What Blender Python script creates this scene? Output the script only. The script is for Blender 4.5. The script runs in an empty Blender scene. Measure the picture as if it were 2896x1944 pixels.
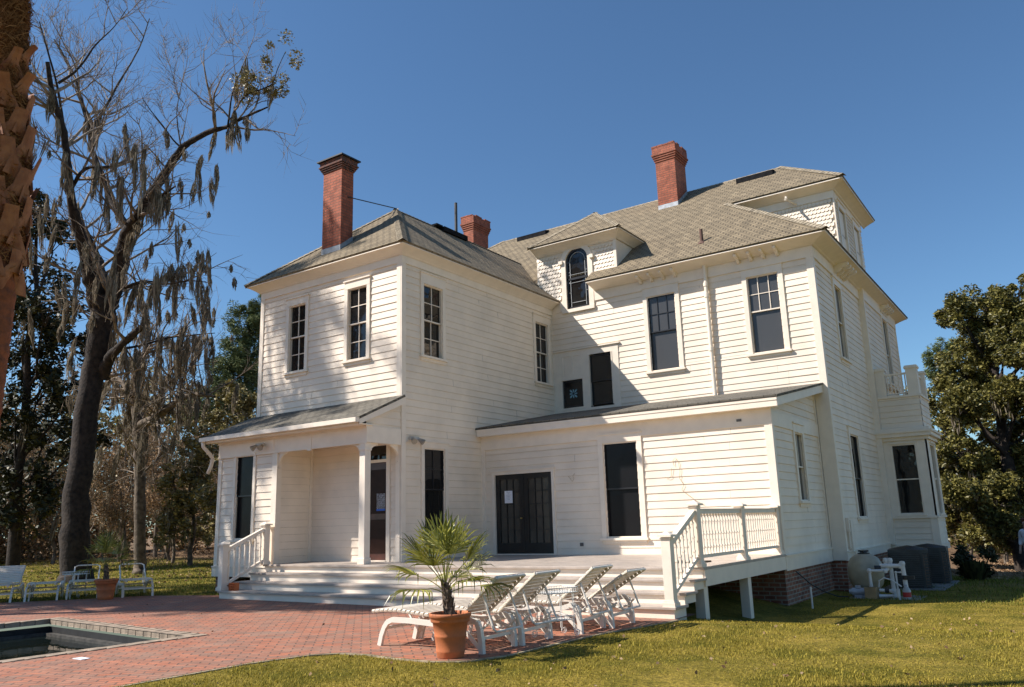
import bpy, math, random
import numpy as np
from mathutils import Vector, Matrix
from mathutils.geometry import tessellate_polygon
R=math.radians
sc=bpy.context.scene
col=sc.collection
# ------------------------------------------------------------------ camera
YAW,PIT,ROL=-0.6028,0.2217,-0.0292
CAM=Vector((11.5874,-12.5942,1.4376))
Fw=Vector((math.sin(YAW)*math.cos(PIT),math.cos(YAW)*math.cos(PIT),math.sin(PIT)))
R0=Vector((math.cos(YAW),-math.sin(YAW),0)); U0=R0.cross(Fw)
Rt=R0*math.cos(ROL)+U0*math.sin(ROL); Up=-R0*math.sin(ROL)+U0*math.cos(ROL)
cd=bpy.data.cameras.new("camera"); cam=bpy.data.objects.new("camera",cd); col.objects.link(cam)
cam.matrix_world=Matrix(((Rt.x,Up.x,-Fw.x,CAM.x),(Rt.y,Up.y,-Fw.y,CAM.y),(Rt.z,Up.z,-Fw.z,CAM.z),(0,0,0,1)))
cd.sensor_width=36; cd.lens=36*2257.6/2896; cd.clip_start=0.05; cd.clip_end=2000
sc.camera=cam
# ------------------------------------------------------------------ light
SD=Vector((1.25,1.0,-1.57)).normalized()       # direction the sunlight travels
w=bpy.data.worlds.new("World"); sc.world=w; w.use_nodes=True
nt=w.node_tree; bg=nt.nodes["Background"]
sky=nt.nodes.new("ShaderNodeTexSky"); sky.sky_type='NISHITA'; sky.sun_disc=False
sky.sun_elevation=math.asin(-SD.z); sky.sun_rotation=math.atan2(-SD.x,-SD.y)
sky.air_density=1.0; sky.dust_density=0.25; sky.ozone_density=1.6; sky.altitude=0
tint=nt.nodes.new("ShaderNodeVectorMath"); tint.operation="MULTIPLY"; tint.inputs[1].default_value=(.645,.865,1.02); nt.links.new(sky.outputs[0],tint.inputs[0]); nt.links.new(tint.outputs[0],bg.inputs[0]); bg.inputs[1].default_value=0.088
sl=bpy.data.lights.new("sun",'SUN'); sl.energy=5.0; sl.angle=R(0.53); sl.color=(1.0,0.93,0.87)
so=bpy.data.objects.new("sun",sl); col.objects.link(so); so.rotation_euler=SD.to_track_quat('-Z','Y').to_euler()
sc.view_settings.view_transform='Standard'; sc.view_settings.look='None'
sc.view_settings.exposure=0.55; sc.view_settings.gamma=1.0
sc.cycles.max_bounces=6; sc.cycles.use_denoising=True
# ------------------------------------------------------------------ materials
def newmat(name):
    m=bpy.data.materials.new(name); m.use_nodes=True
    return m,m.node_tree,m.node_tree.nodes["Principled BSDF"]
def N(t,k,**kw):
    n=t.nodes.new(k)
    for a,b in kw.items(): setattr(n,a,b)
    return n
def mat(name,c,rough=.6,var=.12,scale=6,bump=.0,bscale=60,metal=0,spec=.5,c2=None,coat=0,detail=5):
    m,t,b=newmat(name)
    tc=N(t,"ShaderNodeTexCoord"); no=N(t,"ShaderNodeTexNoise"); no.inputs["Scale"].default_value=scale; no.inputs["Detail"].default_value=detail
    t.links.new(tc.outputs["Object"],no.inputs["Vector"])
    mx=N(t,"ShaderNodeMix",data_type='RGBA')
    d=c2 if c2 else tuple(x*(1-var*2) for x in c)
    mx.inputs[6].default_value=(*d,1); mx.inputs[7].default_value=(*[min(1,x*(1+var*.6)) for x in c],1)
    rp=N(t,"ShaderNodeMapRange"); rp.inputs[1].default_value=.32; rp.inputs[2].default_value=.62
    t.links.new(no.outputs[0],rp.inputs[0]); t.links.new(rp.outputs[0],mx.inputs[0]); t.links.new(mx.outputs[2],b.inputs["Base Color"])
    b.inputs["Roughness"].default_value=rough; b.inputs["Metallic"].default_value=metal; b.inputs["Specular IOR Level"].default_value=spec
    if bump>0:
        n2=N(t,"ShaderNodeTexNoise"); n2.inputs["Scale"].default_value=bscale; n2.inputs["Detail"].default_value=6
        t.links.new(tc.outputs["Object"],n2.inputs["Vector"])
        bp=N(t,"ShaderNodeBump"); bp.inputs["Strength"].default_value=bump; bp.inputs["Distance"].default_value=.02
        t.links.new(n2.outputs[0],bp.inputs["Height"]); t.links.new(bp.outputs[0],b.inputs["Normal"])
    return m
def brickmat(name,ca,cb,mort,bw,rh,ms,rough=.85,offset=.5,bumps=.6,dist=.01,var=.35,cc=None,rot=0,vscale=2.5,bias=0,smooth=.1):
    m,t,b=newmat(name)
    uv=N(t,"ShaderNodeUVMap"); mp=N(t,"ShaderNodeMapping"); mp.inputs["Rotation"].default_value=(0,0,rot)
    t.links.new(uv.outputs[0],mp.inputs[0])
    wob=N(t,"ShaderNodeTexNoise"); wob.inputs["Scale"].default_value=9; t.links.new(mp.outputs[0],wob.inputs["Vector"])
    vm=N(t,"ShaderNodeVectorMath",operation='MULTIPLY_ADD'); vm.inputs[1].default_value=(.008,.008,0); t.links.new(wob.outputs[1],vm.inputs[0]); t.links.new(mp.outputs[0],vm.inputs[2])
    br=N(t,"ShaderNodeTexBrick"); br.offset=offset
    for k,v in (("Scale",1),("Mortar Size",ms),("Brick Width",bw),("Row Height",rh),("Mortar Smooth",smooth),("Bias",bias)): br.inputs[k].default_value=v
    br.inputs["Color1"].default_value=(*ca,1); br.inputs["Color2"].default_value=(*cb,1); br.inputs["Mortar"].default_value=(*mort,1)
    t.links.new(vm.outputs[0],br.inputs["Vector"])
    no=N(t,"ShaderNodeTexNoise"); no.inputs["Scale"].default_value=vscale; no.inputs["Detail"].default_value=7; t.links.new(mp.outputs[0],no.inputs["Vector"])
    rp=N(t,"ShaderNodeMapRange"); rp.inputs[1].default_value=.3; rp.inputs[2].default_value=.7; rp.inputs[3].default_value=1-var; rp.inputs[4].default_value=1+var*.6
    t.links.new(no.outputs[0],rp.inputs[0])
    mu=N(t,"ShaderNodeVectorMath",operation='MULTIPLY'); t.links.new(br.outputs[0],mu.inputs[0]); t.links.new(rp.outputs[0],mu.inputs[1])
    src=mu.outputs[0]
    if cc:
        n3=N(t,"ShaderNodeTexNoise"); n3.inputs["Scale"].default_value=1.1; n3.inputs["Detail"].default_value=8; n3.inputs["Roughness"].default_value=.7; t.links.new(mp.outputs[0],n3.inputs["Vector"])
        r3=N(t,"ShaderNodeMapRange"); r3.inputs[1].default_value=.52; r3.inputs[2].default_value=.68; r3.inputs[4].default_value=.6; t.links.new(n3.outputs[0],r3.inputs[0])
        mx=N(t,"ShaderNodeMix",data_type='RGBA'); t.links.new(r3.outputs[0],mx.inputs[0]); t.links.new(src,mx.inputs[6]); mx.inputs[7].default_value=(*cc,1); src=mx.outputs[2]
    t.links.new(src,b.inputs["Base Color"]); b.inputs["Roughness"].default_value=rough
    fine=N(t,"ShaderNodeTexNoise"); fine.inputs["Scale"].default_value=70; fine.inputs["Detail"].default_value=5; t.links.new(mp.outputs[0],fine.inputs["Vector"])
    ad=N(t,"ShaderNodeMath",operation='MULTIPLY_ADD'); ad.inputs[1].default_value=-1.0; t.links.new(br.outputs[1],ad.inputs[0]); 
    fm=N(t,"ShaderNodeMath",operation='MULTIPLY'); fm.inputs[1].default_value=.5; t.links.new(fine.outputs[0],fm.inputs[0]); t.links.new(fm.outputs[0],ad.inputs[2])
    # tone of each brick also lifts it a little, so courses read as separate pieces
    bp=N(t,"ShaderNodeBump"); bp.inputs["Strength"].default_value=bumps; bp.inputs["Distance"].default_value=dist
    t.links.new(ad.outputs[0],bp.inputs["Height"]); t.links.new(bp.outputs[0],b.inputs["Normal"])
    return m
def leafmat(name,c1,c2,rough=.5,spec=.5,trans=.0):
    m,t,b=newmat(name)
    g=N(t,"ShaderNodeNewGeometry"); cr=N(t,"ShaderNodeValToRGB")
    cr.color_ramp.elements[0].color=(*c1,1); cr.color_ramp.elements[1].color=(*c2,1)
    t.links.new(g.outputs["Random Per Island"],cr.inputs[0]); t.links.new(cr.outputs[0],b.inputs["Base Color"])
    b.inputs["Roughness"].default_value=rough; b.inputs["Specular IOR Level"].default_value=spec
    if trans>0:
        out=t.nodes["Material Output"]; tl=N(t,"ShaderNodeBsdfTranslucent"); ms=N(t,"ShaderNodeMixShader"); ms.inputs[0].default_value=trans
        t.links.new(cr.outputs[0],tl.inputs[0]); t.links.new(b.outputs[0],ms.inputs[1]); t.links.new(tl.outputs[0],ms.inputs[2]); t.links.new(ms.outputs[0],out.inputs[0])
    return m
PAINT=mat("white_house_paint",(.88,.755,.60),rough=.5,var=.05,scale=1.6,bump=.03,bscale=35)
TRIM=mat("white_trim_paint",(.88,.77,.63),rough=.42,var=.03,scale=4,bump=.03,bscale=50)
BRICK=brickmat("red_chimney_brick",(.44,.125,.065),(.31,.085,.045),(.19,.085,.055),.21,.075,.009,var=.3,cc=(.46,.17,.10),bumps=.5,vscale=5)
FBRICK=brickmat("old_foundation_brick",(.34,.13,.07),(.20,.07,.04),(.34,.30,.24),.21,.075,.011,var=.4,cc=(.36,.26,.18),bumps=.6,vscale=5)
SHING=brickmat("tan_asphalt_shingle",(.285,.225,.14),(.215,.17,.106),(.105,.084,.056),.20,.135,.014,rough=.95,var=.28,bumps=.9,dist=.03,vscale=3,offset=.5,smooth=.5)  # dark mortar tone paints the shadow lines under the shingle courses
SHINGD=brickmat("grey_porch_shingle",(.20,.18,.14),(.145,.13,.10),(.07,.064,.052),.22,.13,.012,rough=.95,var=.3,bumps=.9,dist=.03,vscale=3,offset=.41,smooth=.4)  # course shadows painted in as the dark mortar tone here too
PAVE=brickmat("red_brick_paver",(.44,.155,.08),(.28,.155,.105),(.13,.075,.052),.215,.107,.0085,rough=.8,var=.22,bumps=.45,dist=.008,cc=(.30,.205,.145),vscale=4,rot=R(-45))
COPE=mat("tan_coping_stone",(.34,.265,.19),rough=.8,var=.2,scale=7,bump=.3,bscale=60)
POOLW=mat("dark_pool_plaster",(.014,.014,.013),rough=.7,var=.3,scale=5)
DECKP=mat("grey_beige_deck_paint",(.46,.39,.325),rough=.45,var=.1,scale=5,bump=.05)
BLACKM=mat("black_metal",(.02,.021,.022),rough=.4,var=.2)
VENTM=mat("matte_black_vent",(.018,.018,.02),rough=.95,var=.2,spec=.1)
DARKFR=mat("black_sash_paint",(.018,.018,.02),rough=.35,var=.2)
LEAD=mat("grey_lead_flashing",(.42,.44,.46),rough=.5,var=.15,metal=.3,bump=.1)
TERRA=mat("terracotta",(.50,.155,.055),rough=.75,var=.16,scale=9,bump=.1,bscale=60,c2=(.40,.14,.06))
SOIL=mat("potting_soil",(.05,.035,.025),rough=1,var=.4,scale=30,bump=.8,bscale=50)
RESIN=mat("white_resin",(.82,.755,.655),rough=.35,var=.03,scale=4)
STRAP=mat("white_vinyl_strap",(.74,.655,.53),rough=.4,var=.05,scale=8)
WIRE=mat("white_wire",(.78,.76,.7),rough=.4,var=.05)
DOORM=mat("brown_red_door",(.075,.024,.015),rough=.3,var=.25,scale=4)
FRENCH=mat("black_door_paint",(.014,.014,.014),rough=.35,var=.2)
CAPM=mat("tan_cap_shingle",(.33,.275,.19),rough=.95,var=.25,scale=9,bump=.5,bscale=90)
BRASS=mat("brass",(.6,.42,.15),rough=.3,metal=1,var=.1)
PAPER=mat("white_paper",(.8,.82,.86),rough=.7,var=.02)
BLUEP=mat("blue_print",(.03,.12,.5),rough=.7,var=.02); GREYP=mat("grey_print",(.35,.36,.4),rough=.7,var=.02)
BARK=mat("dark_oak_bark",(.042,.031,.023),rough=.95,var=.3,scale=7,bump=1.0,bscale=14,c2=(.012,.009,.008))
BARKG=mat("grey_brown_bark",(.16,.125,.09),rough=.95,var=.35,scale=6,bump=.8,bscale=16,c2=(.06,.045,.033))
TWIG=mat("bare_twig_bark",(.29,.23,.17),rough=.9,var=.3,scale=4,c2=(.09,.07,.055))
MOSS=leafmat("spanish_moss_strands",(.10,.082,.058),(.46,.39,.285),rough=.95,spec=.1,trans=.3)
LEAFM=leafmat("magnolia_leaf",(.024,.032,.008),(.27,.235,.06),rough=.45,spec=.35,trans=.15)
LEAFD=leafmat("dark_evergreen_leaf",(.010,.016,.006),(.06,.062,.022),rough=.55,spec=.25)
PINEL=leafmat("pine_needles",(.05,.075,.03),(.19,.22,.085),rough=.7,spec=.2,trans=.1)
THICK=leafmat("brown_thicket_twig_leaf",(.10,.065,.035),(.46,.30,.165),rough=.9,spec=.1,trans=.1)
OLIVE=leafmat("live_oak_leaf",(.08,.075,.025),(.38,.31,.11),rough=.5,spec=.4,trans=.1)
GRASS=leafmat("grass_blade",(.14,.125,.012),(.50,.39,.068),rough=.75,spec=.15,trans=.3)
GRASS2=leafmat("shaded_grass_blade",(.07,.09,.012),(.26,.26,.05),rough=.75,spec=.15,trans=.3)  # darker copy of the grass, shade put into its colour
LITTER=leafmat("fallen_leaf",(.16,.09,.045),(.42,.30,.18),rough=.9,spec=.1)
PALMF=leafmat("palm_leaflet",(.09,.11,.014),(.44,.42,.08),rough=.35,spec=.6,trans=.25)
FIBER=leafmat("palm_fibre",(.10,.032,.010),(.42,.20,.075),rough=.9,spec=.1,trans=.15)
BOOT=mat("palm_boot",(.30,.125,.055),rough=.8,var=.3,scale=9,bump=.3,bscale=40,c2=(.22,.075,.03))
PTRUNK=mat("palm_trunk_bark",(.24,.07,.026),rough=.9,var=.3,scale=14,bump=.8,bscale=20,c2=(.15,.05,.022))
def glassmat(name,c,rough,sp=.5):
    m,t,b=newmat(name)
    tc=N(t,"ShaderNodeTexCoord"); no=N(t,"ShaderNodeTexNoise"); no.inputs["Scale"].default_value=1.7; t.links.new(tc.outputs["Object"],no.inputs["Vector"])
    bp=N(t,"ShaderNodeBump"); bp.inputs["Strength"].default_value=.25; bp.inputs["Distance"].default_value=.04; t.links.new(no.outputs[0],bp.inputs["Height"]); t.links.new(bp.outputs[0],b.inputs["Normal"])
    b.inputs["Base Color"].default_value=(*c,1); b.inputs["Roughness"].default_value=rough; b.inputs["Specular IOR Level"].default_value=sp
    return m
GLASS=glassmat("dark_window_glass",(.016,.015,.014),.02,.5)
SCREEN=glassmat("grey_window_screen",(.062,.062,.062),.25,.5)
SCREEND=glassmat("black_window_screen",(.013,.013,.014),.22,.16)
CURT=glassmat("glass_over_dim_curtain",(.062,.056,.046),.15,.6)
STG=mat("stained_glass_blue",(.22,.45,.55),rough=.3,var=.1)
# water
WATER,t,b=newmat("pool_water")
b.inputs["Base Color"].default_value=(.008,.012,.010,1); b.inputs["Roughness"].default_value=.02; b.inputs["IOR"].default_value=1.33
tc=N(t,"ShaderNodeTexCoord"); no=N(t,"ShaderNodeTexNoise"); no.inputs["Scale"].default_value=2.5; no.inputs["Detail"].default_value=3; t.links.new(tc.outputs["Object"],no.inputs["Vector"])
bp=N(t,"ShaderNodeBump"); bp.inputs["Strength"].default_value=.12; bp.inputs["Distance"].default_value=.03; t.links.new(no.outputs[0],bp.inputs["Height"]); t.links.new(bp.outputs[0],b.inputs["Normal"])
# ground: patchy winter lawn passing into leaf litter far out
GROUND,t,b=newmat("lawn_and_leaf_litter")
tc=N(t,"ShaderNodeTexCoord")
def nz(sc_,de=6):
    n=N(t,"ShaderNodeTexNoise"); n.inputs["Scale"].default_value=sc_; n.inputs["Detail"].default_value=de; n.inputs["Roughness"].default_value=.65; t.links.new(tc.outputs["Object"],n.inputs["Vector"]); return n
def ramp(src,a,ca,bb,cb):
    c=N(t,"ShaderNodeValToRGB"); c.color_ramp.elements[0].position=a; c.color_ramp.elements[0].color=(*ca,1); c.color_ramp.elements[1].position=bb; c.color_ramp.elements[1].color=(*cb,1); t.links.new(src,c.inputs[0]); return c
g1=ramp(nz(1.3).outputs[0],.38,(.13,.12,.013),.62,(.33,.25,.048))
g2=ramp(nz(24).outputs[0],.35,(.45,.45,.45),.65,(1.25,1.2,1.1))
mu=N(t,"ShaderNodeMix",data_type='RGBA',blend_type='MULTIPLY'); mu.inputs[0].default_value=1; t.links.new(g1.outputs[0],mu.inputs[6]); t.links.new(g2.outputs[0],mu.inputs[7])
lit=ramp(nz(7).outputs[0],.3,(.10,.06,.035),.7,(.33,.22,.13))
sx=N(t,"ShaderNodeSeparateXYZ"); t.links.new(tc.outputs["Object"],sx.inputs[0])
my=N(t,"ShaderNodeMath",operation='MULTIPLY_ADD'); my.inputs[1].default_value=9; t.links.new(nz(.35).outputs[0],my.inputs[0]); t.links.new(sx.outputs[1],my.inputs[2])
# metres of depth behind the house where grass gives way to litter
mr=N(t,"ShaderNodeMapRange"); mr.inputs[1].default_value=12.5; mr.inputs[2].default_value=18; t.links.new(my.outputs[0],mr.inputs[0])
mg=N(t,"ShaderNodeMix",data_type='RGBA'); t.links.new(mr.outputs[0],mg.inputs[0]); t.links.new(mu.outputs[2],mg.inputs[6]); t.links.new(lit.outputs[0],mg.inputs[7]); t.links.new(mg.outputs[2],b.inputs["Base Color"])
b.inputs["Roughness"].default_value=.95; b.inputs["Specular IOR Level"].default_value=.15
bp=N(t,"ShaderNodeBump"); bp.inputs["Strength"].default_value=.8; bp.inputs["Distance"].default_value=.05; t.links.new(nz(30,4).outputs[0],bp.inputs["Height"]); t.links.new(bp.outputs[0],b.inputs["Normal"])
# ------------------------------------------------------------------ mesh helpers
ORG={}
def _finish(name,me,m,parent,smooth):
    o=bpy.data.objects.new(name,me); col.objects.link(o); me.materials.append(m)
    if smooth: me.polygons.foreach_set("use_smooth",[True]*len(me.polygons))
    if parent is not None: o.parent=parent
    ORG[o.name]=ORG[parent.name] if parent is not None else Vector((0,0,0))
    return o
class MB:
    def __init__(s): s.v=[]; s.f=[]
    def add(s,vs,fs):
        b=len(s.v); s.v.extend([tuple(p) for p in vs]); s.f.extend([tuple(i+b for i in f) for f in fs]); return s
    def box(s,x0,y0,z0,x1,y1,z1):
        return s.add([(x0,y0,z0),(x1,y0,z0),(x1,y1,z0),(x0,y1,z0),(x0,y0,z1),(x1,y0,z1),(x1,y1,z1),(x0,y1,z1)],[(0,3,2,1),(4,5,6,7),(0,1,5,4),(1,2,6,5),(2,3,7,6),(3,0,4,7)])
    def fbox(s,F,a0,o0,z0,a1,o1,z1):
        P=[F(a,o,z) for (a,o,z) in ((a0,o0,z0),(a1,o0,z0),(a1,o1,z0),(a0,o1,z0),(a0,o0,z1),(a1,o0,z1),(a1,o1,z1),(a0,o1,z1))]
        return s.add(P,[(0,3,2,1),(4,5,6,7),(0,1,5,4),(1,2,6,5),(2,3,7,6),(3,0,4,7)])
    def beam(s,p,q,w,h,up=(0,0,1)):
        p=Vector(p);q=Vector(q);d=(q-p).normalized();u=Vector(up);sd=d.cross(u)
        if sd.length<1e-4: sd=d.cross(Vector((1,0,0)))
        sd.normalize(); un=sd.cross(d).normalized(); sd=sd*w/2; un=un*h/2
        P=[p-sd-un,p+sd-un,p+sd+un,p-sd+un,q-sd-un,q+sd-un,q+sd+un,q-sd+un]
        return s.add(P,[(0,3,2,1),(4,5,6,7),(0,1,5,4),(1,2,6,5),(2,3,7,6),(3,0,4,7)])
    def prism(s,pts,ext):
        n=len(pts); e=Vector(ext); P=[Vector(p) for p in pts]; Q=[p+e for p in P]
        tr=tessellate_polygon([P]); fs=[tuple(t) for t in tr]+[tuple(i+n for i in reversed(t)) for t in tr]
        fs+=[(i,(i+1)%n,(i+1)%n+n,i+n) for i in range(n)]
        return s.add(P+Q,fs)
    def tube(s,pts,r,n=8,cap=True):
        P=[Vector(p) for p in pts]; rs=r if hasattr(r,'__len__') else [r]*len(P)
        d0=(P[1]-P[0]).normalized(); a=d0.orthogonal().normalized(); base=len(s.v)
        for i,p in enumerate(P):
            d=(P[min(i+1,len(P)-1)]-P[max(i-1,0)])
            if d.length<1e-9: d=d0
            d.normalize(); a=(a-d*a.dot(d))
            if a.length<1e-6: a=d.orthogonal()
            a.normalize(); b_=d.cross(a)
            for k in range(n):
                th=2*math.pi*k/n; q=p+(a*math.cos(th)+b_*math.sin(th))*rs[i]; s.v.append((q.x,q.y,q.z))
        for i in range(len(P)-1):
            for k in range(n):
                s.f.append((base+i*n+k,base+i*n+(k+1)%n,base+(i+1)*n+(k+1)%n,base+(i+1)*n+k))
        if cap:
            s.f.append(tuple(base+k for k in reversed(range(n)))); s.f.append(tuple(base+(len(P)-1)*n+k for k in range(n)))
        return s
    def lathe(s,c,prof,n=32):
        base=len(s.v)
        for (r,z) in prof:
            for k in range(n):
                th=2*math.pi*k/n; s.v.append((c[0]+r*math.cos(th),c[1]+r*math.sin(th),c[2]+z))
        for i in range(len(prof)-1):
            for k in range(n): s.f.append((base+i*n+k,base+i*n+(k+1)%n,base+(i+1)*n+(k+1)%n,base+(i+1)*n+k))
        return s
    def build(s,name,m,parent=None,smooth=False,org=None,bevel=0):
        o3=org if org is not None else (ORG[parent.name] if parent is not None else Vector((0,0,0)))
        V=np.array(s.v,dtype=np.float64)
        me=bpy.data.meshes.new(name); me.from_pydata((V-np.array(o3)).tolist(),[],s.f); me.update()
        # box-projected UVs in metres: u runs level, v runs up the face
        nl=len(me.loops); vi=np.empty(nl,dtype=np.int64); me.loops.foreach_get("vertex_index",vi)
        nrm=np.empty(len(me.polygons)*3); me.polygons.foreach_get("normal",nrm); nrm=nrm.reshape(-1,3)
        lt=np.empty(len(me.polygons),dtype=np.int64); me.polygons.foreach_get("loop_total",lt); pn=np.repeat(nrm,lt,axis=0)
        h=np.hypot(pn[:,0],pn[:,1]); flat=h<.05; hh=np.where(flat,1,h)
        u=np.stack([np.where(flat,1,-pn[:,1]/hh),np.where(flat,0,pn[:,0]/hh),np.zeros(nl)],1)
        sg=np.sign(u[:,0]+1e-3*u[:,1]); u*=np.where(sg==0,1,sg)[:,None]
        vv=np.stack([np.where(flat,0,-pn[:,0]*pn[:,2]/hh),np.where(flat,1,-pn[:,1]*pn[:,2]/hh),np.where(flat,0,h)],1)
        P=V[vi]; uv=np.stack([(P*u).sum(1),(P*vv).sum(1)],1)
        ul=me.uv_layers.new(name="UVMap"); ul.data.foreach_set("uv",uv.ravel())
        if smooth is True or smooth is False: pass
        o=_finish(name,me,m,parent,smooth)
        if parent is None and org is not None: o.location=org; ORG[o.name]=Vector(org)
        if bevel>0:
            md=o.modifiers.new("Bevel",'BEVEL'); md.width=bevel; md.segments=2; md.limit_method='ANGLE'
        return o
def npmesh(name,V,F,m,parent=None,smooth=False,org=None):
    o3=org if org is not None else (ORG[parent.name] if parent is not None else Vector((0,0,0)))
    V=np.asarray(V,dtype=np.float32)-np.array(o3,dtype=np.float32); F=np.asarray(F,dtype=np.int32); k=F.shape[1]
    me=bpy.data.meshes.new(name); me.vertices.add(len(V)); me.vertices.foreach_set("co",V.ravel())
    me.loops.add(F.size); me.loops.foreach_set("vertex_index",F.ravel()); me.polygons.add(len(F)); me.polygons.foreach_set("loop_start",np.arange(0,F.size,k,dtype=np.int32)); me.polygons.foreach_set("loop_total",np.full(len(F),k,dtype=np.int32))
    me.update(calc_edges=True)
    o=_finish(name,me,m,parent,smooth)
    if parent is None and org is not None: o.location=org; ORG[o.name]=Vector(org)
    return o
def tag(o,label=None,cat=None,group=None,kind=None):
    if label: o['label']=label
    if cat: o['category']=cat
    if group: o['group']=group
    if kind: o['kind']=kind
    return o
def thing(name,label,cat,loc=(0,0,0),group=None):
    o=bpy.data.objects.new(name,None); o.empty_display_size=.2; col.objects.link(o); o.location=loc; ORG[o.name]=Vector(loc)
    return tag(o,label,cat,group)
def dup(root,loc,rotz=0,label=None,scale=None):
    r=root.copy(); col.objects.link(r); r.location=loc; r.rotation_euler=(0,0,rotz)
    if scale: r.scale=scale
    if label: r['label']=label
    for ch in list(root.children):
        c=ch.copy(); col.objects.link(c); c.parent=r
        for g in list(ch.children):
            d=g.copy(); col.objects.link(d); d.parent=c
    return r
def FY(y): return lambda a,o,z:Vector((a,y-o,z))     # wall facing the camera side (-Y)
def FX(x): return lambda a,o,z:Vector((x+o,a,z))     # wall facing +X
rnd=random.Random(7)
# ------------------------------------------------------------------ terrain
def sm(t): t=max(0,min(1,t)); return t*t*(3-2*t)
def gz(x,y):
    z=.125-.345*sm((y+2.6)/3.6)*sm((x-5.2)/2.2)
    z-=.55*sm((y-8)/13)*sm((x-3)/6)
    z+=.18*sm((-x-14)/20)*sm((y-2)/20)
    return z
PATIO=[(-60,-34),(-30,-14.6),(-7.05,-4.52),(-5.85,-3.25),(-5.25,-2.35),(-4.2,-1.95),(-2.9,-1.6),(7.0,-1.6),(7.0,-2.3),(6.92,-2.75),(6.70,-3.75),(6.62,-4.8),(6.58,-5.6),(6.42,-6.05),(6.1,-6.2),(5.6,-6.22),(5.2,-6.15),(4.85,-6.22),(4.62,-6.45),(4.45,-7.1),(4.40,-8.4),(4.2,-9.2),(3.2,-10.4),(2.2,-12),(2,-34)]
def inpoly(x,y,P):
    c=False; n=len(P); j=n-1
    for i in range(n):
        (xi,yi),(xj,yj)=P[i],P[j]
        if (yi>y)!=(yj>y) and x<(xj-xi)*(y-yi)/(yj-yi)+xi: c=not c
        j=i
    return c
PA=R(-4.5)
def pool(u,v): # pool axes: u along its far edge, v towards the camera; origin at its far left inner corner
    return (-2.30+u*math.cos(PA)+v*math.sin(PA), -5.78+u*math.sin(PA)-v*math.cos(PA))
POOLR=[pool(0,0),pool(4.2,0),pool(4.2,9),pool(0,9)]
def _ground():
    xs=list(np.arange(-40,30.01,.5)); ys=list(np.arange(-30,40.01,.5))
    far=[60,90,150,300,700,1500]; xs=[-f for f in reversed(far)]+xs+far; ys=[-f for f in reversed(far)]+ys+far
    V=[];idx={};F=[]
    for i,x in enumerate(xs):
        for j,y in enumerate(ys): V.append((x,y,gz(x,y)+(.012*math.sin(x*1.7+y*.6)*math.sin(y*1.3) if abs(x)<40 and abs(y)<40 and not(-6<x<8 and -8<y<0) else 0)))
    ny=len(ys)
    IN={}
    for i in range(len(xs)-1):
        for j in range(len(ys)-1):
            cx=(xs[i]+xs[i+1])/2; cy=(ys[j]+ys[j+1])/2
            if -34<cy<0 and -60<cx<8 and all(inpoly(cx+a,cy+b_,PATIO) for a in(-.5,.5) for b_ in(-.5,.5)): continue
            F.append((i*ny+j,(i+1)*ny+j,(i+1)*ny+j+1,i*ny+j+1))
    return npmesh("ground",V,F,GROUND,smooth=True)
tag(_ground(),kind="structure")
ZP=.14
def sheet(name,outer,hole,z,m):
    P=[[Vector((x,y,z)) for x,y in outer]]
    if hole: P.append([Vector((x,y,z)) for x,y in reversed(hole)])
    tr=tessellate_polygon(P); allv=[p for q in P for p in q]
    b=MB(); b.add(allv,[tuple(t) for t in tr]); return b.build(name,m)
POUT=[pool(-.20,-.20),pool(4.4,-.20),pool(4.4,9.2),pool(-.2,9.2)]
tag(sheet("patio",PATIO,POUT,ZP,PAVE),kind="structure")
# light concrete edge strip between pavers and lawn
b=MB(); E_=PATIO[8:24]
for p,q in zip(E_[:-1],E_[1:]): b.beam((p[0],p[1],ZP-.040),(q[0],q[1],ZP-.040),.07,.075)
tag(b.build("patio_edging",mat("sandy_edging",(.44,.36,.23),rough=.9,var=.25,scale=8,bump=.4)),kind="structure")
# pool
pl=thing("swimming_pool","dark rectangular swimming pool sunk in the red brick patio with a tan stone rim","pool",(*pool(2.1,4.5),ZP))
b=MB()
def ring(b,u0,v0,u1,v1,wd,z0,z1,seg):
    # rim of separate coping stones around the opening
    def stone(ua,va,ub,vb):
        c=[pool(ua,va),pool(ub,va),pool(ub,vb),pool(ua,vb)]; z=z1+rnd.uniform(-.002,.002)
        b.prism([(x,y,z0) for x,y in c],(0,0,z-z0))
    n=int((u1-u0+2*wd)/seg)
    for k in range(n):
        a=u0-wd+(u1-u0+2*wd)*k/n; e=u0-wd+(u1-u0+2*wd)*(k+1)/n-.008; stone(a,v0-wd,e,v0); stone(a,v1,e,v1+wd)
    n=int((v1-v0)/seg)
    for k in range(n):
        a=v0+(v1-v0)*k/n; e=v0+(v1-v0)*(k+1)/n-.008; stone(u0-wd,a,u0,e); stone(u1,a,u1+wd,e)
ring(b,0,0,4.2,9,.20,ZP-.065,ZP+.006,.215)
b.build("coping",COPE,pl,bevel=.008)
b=MB()
for (u0,v0),(u1,v1) in (((0,0),(4.2,0)),((4.2,0),(4.2,9)),((4.2,9),(0,9)),((0,9),(0,0))):
    p,q=pool(u0,v0),pool(u1,v1); b.add([(*p,-1.8),(*q,-1.8),(*q,ZP-.10),(*p,ZP-.10)],[(0,1,2,3)])
c=[pool(-.01,-.01),pool(4.21,-.01),pool(4.21,9.01),pool(-.01,9.01)]
b.add([(*p,-1.8) for p in c],[(0,1,2,3)]); b.build("basin",POOLW,pl)
b=MB()
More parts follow.
